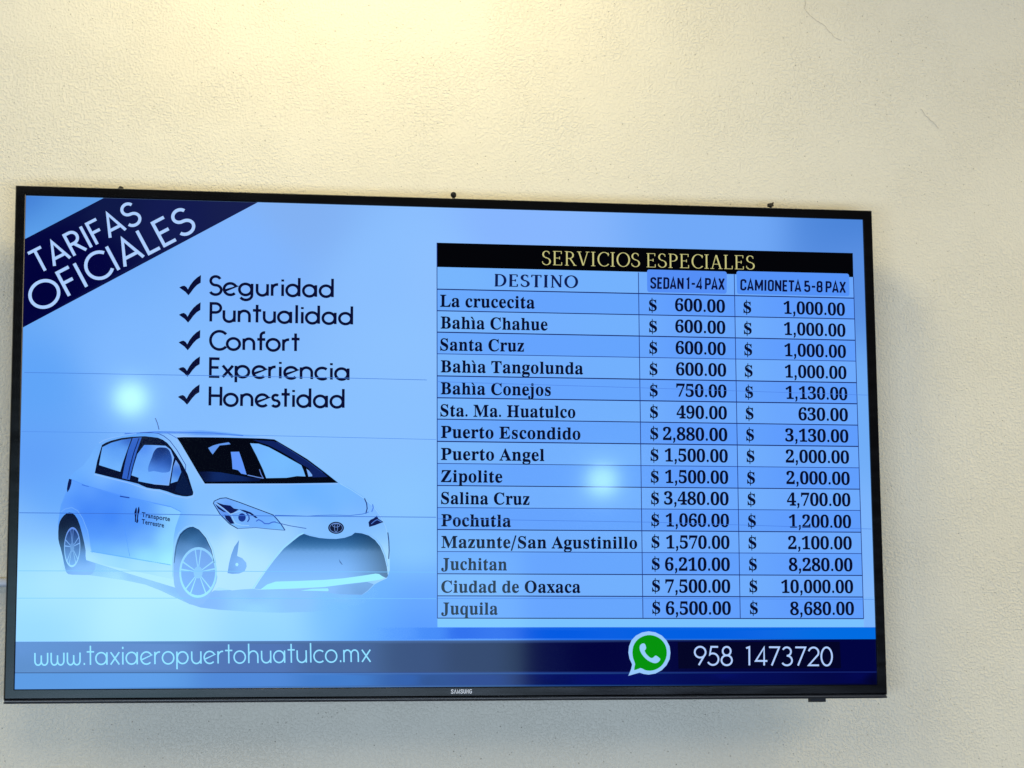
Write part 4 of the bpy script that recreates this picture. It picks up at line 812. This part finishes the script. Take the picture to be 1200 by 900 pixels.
wheel([(-0.3947, -0.1943), (-0.3955, -0.1697), (-0.3930, -0.1463), (-0.3872, -0.1298), (-0.3777, -0.1215), (-0.3703, -0.1198), (-0.3620, -0.1238), (-0.3519, -0.1355), (-0.3443, -0.1513), (-0.3399, -0.1707), (-0.3355, -0.1883), (-0.3407, -0.2047), (-0.3544, -0.2258), (-0.3730, -0.2258), (-0.3870, -0.2141), (-0.3924, -0.2036)], ctrls([(-0.3696, -0.1226), (-0.3811, -0.1321), (-0.3531, -0.1390), (-0.3878, -0.1521), (-0.3694, -0.1391), (-0.3739, -0.1485), (-0.3447, -0.1602), (-0.3922, -0.1697), (-0.3931, -0.1931), (-0.3812, -0.2188), (-0.3579, -0.2234), (-0.3407, -0.2047)], [(12,62,110),(16,70,120),(30,84,140),(70,118,180),(46,104,162),(92,140,205),(104,152,220),(124,170,238),(130,178,246),(128,176,248),(128,176,248),(130,180,250)]),
      fc[0], fc[1], abs(fx[0] - fc[0]), abs(fc[1] - fy[1]), (136, 196, 248), (152, 226, 252), (104, 152, 226), (116, 168, 240), 5, 4, .25)
linework('arch_edge', [(-0.3946, -0.1697), (-0.3919, -0.1474), (-0.3865, -0.1310), (-0.3777, -0.1222), (-0.3696, -0.1198), (-0.3614, -0.1238), (-0.3519, -0.1349), (-0.3443, -0.1507), (-0.3399, -0.1695)], 0.0008, (8, 36, 84), 5)
# headlamp
shaded('headlight', [(-0.3419, -0.0870), (-0.3408, -0.0841), (-0.3326, -0.0799), (-0.3244, -0.0792), (-0.3068, -0.0850), (-0.2832, -0.0937), (-0.2596, -0.1024), (-0.2536, -0.1089), (-0.2429, -0.1237), (-0.2653, -0.1220), (-0.2830, -0.1202), (-0.3082, -0.1217), (-0.3194, -0.1153), (-0.3324, -0.1023)], 3, ctrls([(-0.3361, -0.0846), (-0.3067, -0.0891), (-0.2713, -0.1043), (-0.2476, -0.1196), (-0.2948, -0.1127), (-0.3124, -0.1176), (-0.3243, -0.0987)], [(120,180,255),(112,176,255),(108,172,255),(118,188,255),(112,172,252),(125,192,255),(88,140,240)]), S, 0.006)
linework('headlight_outline', [(-0.3082, -0.1217), (-0.3194, -0.1153), (-0.3324, -0.1023), (-0.3419, -0.0870), (-0.3408, -0.0838), (-0.3326, -0.0799), (-0.3244, -0.0791), (-0.3068, -0.0850), (-0.2832, -0.0937), (-0.2596, -0.1024)], 0.0011, (8, 24, 84), 5)
linework('headlight_outline', [(-0.2596, -0.1024), (-0.2536, -0.1089), (-0.2483, -0.1154), (-0.2429, -0.1237)], 0.0014, (24, 56, 140), 5)
linework('headlight_outline', [(-0.2429, -0.1237), (-0.2653, -0.1220), (-0.2830, -0.1202), (-0.3082, -0.1217)], 0.0008, (60, 96, 170), 5)
for P in ([(-0.3384, -0.0852), (-0.3279, -0.0887), (-0.3185, -0.0898), (-0.3137, -0.0939), (-0.3067, -0.0951), (-0.3149, -0.1002), (-0.3195, -0.1011), (-0.3302, -0.0926)], [(-0.3266, -0.1023), (-0.3183, -0.1046), (-0.3159, -0.1093), (-0.3128, -0.1147), (-0.3182, -0.1152), (-0.3247, -0.1082)], [(-0.3396, -0.0876), (-0.3325, -0.0929), (-0.3237, -0.0993), (-0.3278, -0.0988), (-0.3354, -0.0941)], [(-0.3067, -0.0948), (-0.2985, -0.0962), (-0.2902, -0.0992), (-0.2807, -0.1065), (-0.2837, -0.1070), (-0.2914, -0.1014), (-0.2996, -0.0986)]):
    flat('headlight_detail', P, 6, (10, 22, 84), S)
(hc, hx, hy) = [(-0.3024, -0.1062), (-0.2972, -0.1061), (-0.3023, -0.1121)]
flat('headlight_lens', E_(hc[0], hc[1], hx[0] - hc[0], hc[1] - hy[1], None, n=18), 6, (20, 50, 140), S)
linework('headlight_detail', [(-0.2967, -0.0997), (-0.2930, -0.1037), (-0.2925, -0.1085), (-0.2948, -0.1123)], 0.0016, (30, 66, 160), 6)
linework('headlight_detail', [(-0.2830, -0.1115), (-0.2795, -0.1091), (-0.2748, -0.1114), (-0.2713, -0.1145), (-0.2654, -0.1147), (-0.2607, -0.1125), (-0.2559, -0.1120)], 0.0016, (62, 108, 212), 6)
linework('headlight_detail', [(-0.3384, -0.0863), (-0.3278, -0.0940), (-0.3184, -0.1018), (-0.3113, -0.0994), (-0.3043, -0.0972)], 0.0010, (150, 200, 255), 7)
linework('headlight_detail', [(-0.3172, -0.1022), (-0.3143, -0.1088), (-0.3112, -0.1147), (-0.3030, -0.1170), (-0.2924, -0.1175)], 0.0010, (150, 205, 255), 7)
for P in ([(-0.1268, -0.1117), (-0.1241, -0.1083), (-0.1194, -0.1062), (-0.1150, -0.1023), (-0.1129, -0.1068), (-0.1057, -0.1113), (-0.1110, -0.1133), (-0.1170, -0.1157), (-0.1258, -0.1184)],): flat('far_headlight', P, 5, (10, 20, 80), S)
linework('headlight_detail', [(-0.1229, -0.1141), (-0.1182, -0.1099), (-0.1146, -0.1080), (-0.1086, -0.1111)], 0.0010, (80, 130, 225), 7)
linework('fender_line', [(-0.1325, -0.0783), (-0.1294, -0.0854), (-0.1287, -0.0926), (-0.1306, -0.0998)], 0.0014, (14, 36, 110), 5)
linework('fender_line', [(-0.1212, -0.0866), (-0.1200, -0.0913), (-0.1224, -0.0973)], 0.0016, (82, 136, 236), 4)
linework('bumper_edge', [(-0.0997, -0.1259), (-0.0983, -0.1378), (-0.0978, -0.1509), (-0.0985, -0.1628)], 0.0014, (30, 56, 120), 5)
# nose
linework('bonnet_line', [(-0.2572, -0.1028), (-0.2300, -0.1033), (-0.2122, -0.1039), (-0.1945, -0.1026), (-0.1743, -0.1020), (-0.1528, -0.1026), (-0.1349, -0.1003), (-0.1265, -0.0974)], 0.0009, (60, 112, 216), 5)
linework('bonnet_line', [(-0.2571, -0.1125), (-0.2358, -0.1174), (-0.2134, -0.1210)], 0.0009, (36, 76, 176), 5)
gy = [q[1] for q in [(-0.1706, -0.1274), (-0.1706, -0.1405), (-0.1706, -0.1482), (-0.1705, -0.1524), (-0.1705, -0.1714), (-0.1704, -0.1950)]]; gxs = [q[0] for q in [(-0.2827, -0.1576), (-0.1646, -0.1571), (-0.1348, -0.1570), (-0.1026, -0.1569)]]
gcl = [(16,70,126),(34,92,150),(62,118,178),(96,150,215),(112,168,238),(126,182,250)]
def grille_tone(x, y):
    k = 0
    while k < 4 and y < gy[k + 1]: k += 1
    t = min(1, max(0, (gy[k] - y) / (gy[k] - gy[k + 1]))); c = [gcl[k][i] + (gcl[k + 1][i] - gcl[k][i]) * t for i in range(3)]
    d = min(1, max(0, (x - gxs[1]) / (gxs[3] - gxs[1]))) ** 1.5 * .38
    return lin([v * (1 - d) for v in c]) + [1]
shaded('grille', [(-0.2847, -0.2046), (-0.2766, -0.1917), (-0.2673, -0.1781), (-0.2568, -0.1640), (-0.2439, -0.1486), (-0.2310, -0.1378), (-0.2228, -0.1313), (-0.2169, -0.1284), (-0.2086, -0.1312), (-0.1955, -0.1340), (-0.1837, -0.1351), (-0.1718, -0.1353), (-0.1599, -0.1336), (-0.1504, -0.1302), (-0.1456, -0.1264), (-0.1361, -0.1273), (-0.1265, -0.1303), (-0.1175, -0.1367), (-0.1104, -0.1456), (-0.1050, -0.1581), (-0.1012, -0.1735), (-0.0995, -0.1866), (-0.1019, -0.1894), (-0.1086, -0.1864), (-0.1169, -0.1842), (-0.1408, -0.1874), (-0.1645, -0.1903), (-0.1882, -0.1920), (-0.2236, -0.1937), (-0.2554, -0.1956), (-0.2683, -0.2011), (-0.2764, -0.2053)], 4,
   None, S, 0.005, fn=grille_tone)
flat('grille_mark', [(-0.1681, -0.1631), (-0.1658, -0.1666), (-0.1627, -0.1709), (-0.1638, -0.1711), (-0.1669, -0.1678)], 6, (60, 96, 160), S)
flat('bumper_lip', [(-0.2764, -0.2056), (-0.2671, -0.1987), (-0.2554, -0.1947), (-0.2236, -0.1937), (-0.1882, -0.1922), (-0.1621, -0.1900), (-0.1348, -0.1862), (-0.1169, -0.1833), (-0.1122, -0.1838), (-0.1045, -0.1890), (-0.1110, -0.1918), (-0.1288, -0.1945), (-0.1586, -0.1981), (-0.1882, -0.2021), (-0.2295, -0.2041), (-0.2589, -0.2053)], 5, (150, 232, 252), S)
flat('bumper_glint', [(-0.2212, -0.2071), (-0.2047, -0.2045), (-0.1834, -0.2038), (-0.1818, -0.2064), (-0.1834, -0.2078)], 5, (146, 226, 252), S)
shaded('bumper_underside', [(-0.2764, -0.2058), (-0.2295, -0.2046), (-0.1882, -0.2026), (-0.1586, -0.1985), (-0.1288, -0.1949), (-0.1193, -0.1980), (-0.1276, -0.2068), (-0.1360, -0.2127), (-0.1644, -0.2123), (-0.1834, -0.2099), (-0.2294, -0.2074)], 3, ctrls([(-0.2353, -0.2057), (-0.1763, -0.2045), (-0.1348, -0.1997), (-0.1348, -0.2091), (-0.1645, -0.2092)], [(132,182,250),(128,180,246),(110,160,222),(96,142,204),(112,164,228)]), S, 0.006)
shaded('fog_lamp', [(-0.3061, -0.1374), (-0.3076, -0.1518), (-0.3087, -0.1595), (-0.3014, -0.1626), (-0.2960, -0.1689), (-0.2954, -0.1741), (-0.2982, -0.1807), (-0.3059, -0.1838), (-0.3152, -0.1843), (-0.3216, -0.1831), (-0.3196, -0.1695), (-0.3167, -0.1577), (-0.3128, -0.1471)], 4, ctrls([(-0.3074, -0.1412), (-0.3132, -0.1577), (-0.3014, -0.1671), (-0.3176, -0.1812), (-0.3024, -0.1788)], [(96,150,218),(100,154,224),(126,180,246),(98,150,224),(122,176,244)]), S, 0.005)
(gc, gx, gy) = [(-0.3088, -0.1713), (-0.3067, -0.1713), (-0.3088, -0.1737)]; flat('fog_lamp_glint', E_(gc[0], gc[1], gx[0] - gc[0], gc[1] - gy[1], None, n=10), 6, (160, 226, 252), S)
(bc_, bx, by) = [(-0.1721, -0.1198), (-0.1611, -0.1198), (-0.1720, -0.1282)]; BRX, BRY = bx[0] - bc_[0], bc_[1] - by[1]
flat('car_badge', E_(bc_[0], bc_[1], BRX, BRY, None, n=30), 6, (6, 12, 48), S)
pen = Pen()
for (x, y, rx, ry) in ((0, 0, .80, .78), (0, .42, .46, .30), (0, .02, .20, .70)):
    pen.stroke(E_(bc_[0] + x * BRX, bc_[1] + y * BRY, rx * BRX, ry * BRY, None, n=26), 0.0006, closed=True)
pen.build('badge_rings', 7, lit((110, 150, 225)), S)
# door lettering and figures
def slanted(name, t, P):
    gl = [glyph(ch, .022, False) for ch in t]; x = 0; pen = Pen(); rs = []
    for g in gl: rs.append((x, g)); x += g[0] + .03
    M0 = affine(P[0], P[1], P[2], x)
    for gx, g in rs:
        if g[1]: pen.mesh([(v[0] + gx, v[1]) for v in g[1]], g[2], M0)
    return pen.build(name, 6, lit((8, 12, 66)), S)
slanted('door_lettering', 'Transporte', [(-0.4395, -0.1061), (-0.4007, -0.1122), (-0.4393, -0.0998)])
slanted('door_lettering', 'Terrestre', [(-0.4393, -0.1155), (-0.4087, -0.1210), (-0.4392, -0.1092)])
flat('door_emblem', [(-0.4482, -0.0954), (-0.4469, -0.0930), (-0.4461, -0.0961), (-0.4463, -0.1019), (-0.4469, -0.1066), (-0.4470, -0.1130), (-0.4486, -0.1137), (-0.4485, -0.1066), (-0.4495, -0.1008)], 6, (10, 14, 72), S)
flat('door_emblem', [(-0.4445, -0.0939), (-0.4432, -0.0920), (-0.4424, -0.0967), (-0.4426, -0.0996), (-0.4439, -0.1036), (-0.4445, -0.1092), (-0.4438, -0.1118), (-0.4449, -0.1148), (-0.4468, -0.1144), (-0.4457, -0.1071), (-0.4454, -0.0996)], 6, (10, 14, 72), S)
# faint horizontal scan faults of the panel
for (P, wd, c) in (([(-0.6018, 0.0916), (-0.1652, 0.0912), (-0.0443, 0.0903)], .0008, (74, 128, 220)), ([(-0.0297, 0.0881), (0.2644, 0.0840), (0.6047, 0.0786)], .0006, (74, 124, 220)), ([(-0.6039, 0.0097), (-0.4016, 0.0097), (-0.0312, 0.0056)], .0007, (84, 142, 235)), ([(-0.6042, -0.1018), (-0.4696, -0.1021), (-0.2831, -0.1038), (-0.0316, -0.1042)], .0009, (60, 112, 212)), ([(-0.0292, -0.1063), (0.2736, -0.1092), (0.6035, -0.1171)], .0006, (66, 118, 218)),
                   ([(-0.6042, -0.1808), (-0.3410, -0.1806), (-0.0319, -0.1812)], .0008, (112, 186, 244)), ([(-0.6045, -0.2178), (-0.3406, -0.2176), (-0.0320, -0.2181)], .0007, (110, 188, 246)), ([(-0.0296, -0.2178), (0.3213, -0.2178), (0.6041, -0.2188)], .0006, (70, 128, 226))):
    pen = Pen(); pen.stroke(P, wd); pen.build('scan_line', 9, lit(c), S)

# ---- maker's lettering on the bottom frame side
LT = {
 'S': (.66, [[(.52, .74), (.50, .90), (.30, .96), (.12, .88), (.12, .70), (.50, .34), (.50, .14), (.30, .04), (.10, .12), (.08, .28)]]),
 'A': (.70, [[(.08, 0), (.34, .96), (.60, 0)]]),
 'M': (.80, [[(.10, 0), (.13, .96), (.38, .10), (.63, .96), (.66, 0)]]),
 'U': (.68, [[(.12, 1), (.12, .18), (.32, .04), (.52, .18), (.52, 1)]]),
 'N': (.68, [[(.12, 0), (.12, .94), (.52, .06), (.52, 1)]]),
 'G': (.70, [[(.54, .80), (.50, .92), (.30, .96), (.12, .84), (.12, .16), (.32, .04), (.54, .16), (.54, .48), (.34, .48)]]),
}
lp = [(-0.0122, -0.3496), (0.0178, -0.3495), (-0.0121, -0.3439)]
adv = sum(LT[ch][0] for ch in 'SAMSUNG'); M0 = affine(lp[0], lp[1], lp[2], adv); pen = Pen(); x = 0
for ch in 'SAMSUNG':
    for p in LT[ch][1]: pen.stroke([(q[0] + x, q[1]) for q in p], .15, .16, M0)
    x += LT[ch][0]
pen.build('maker_lettering', 0, PRINT, tv, -0.00335)
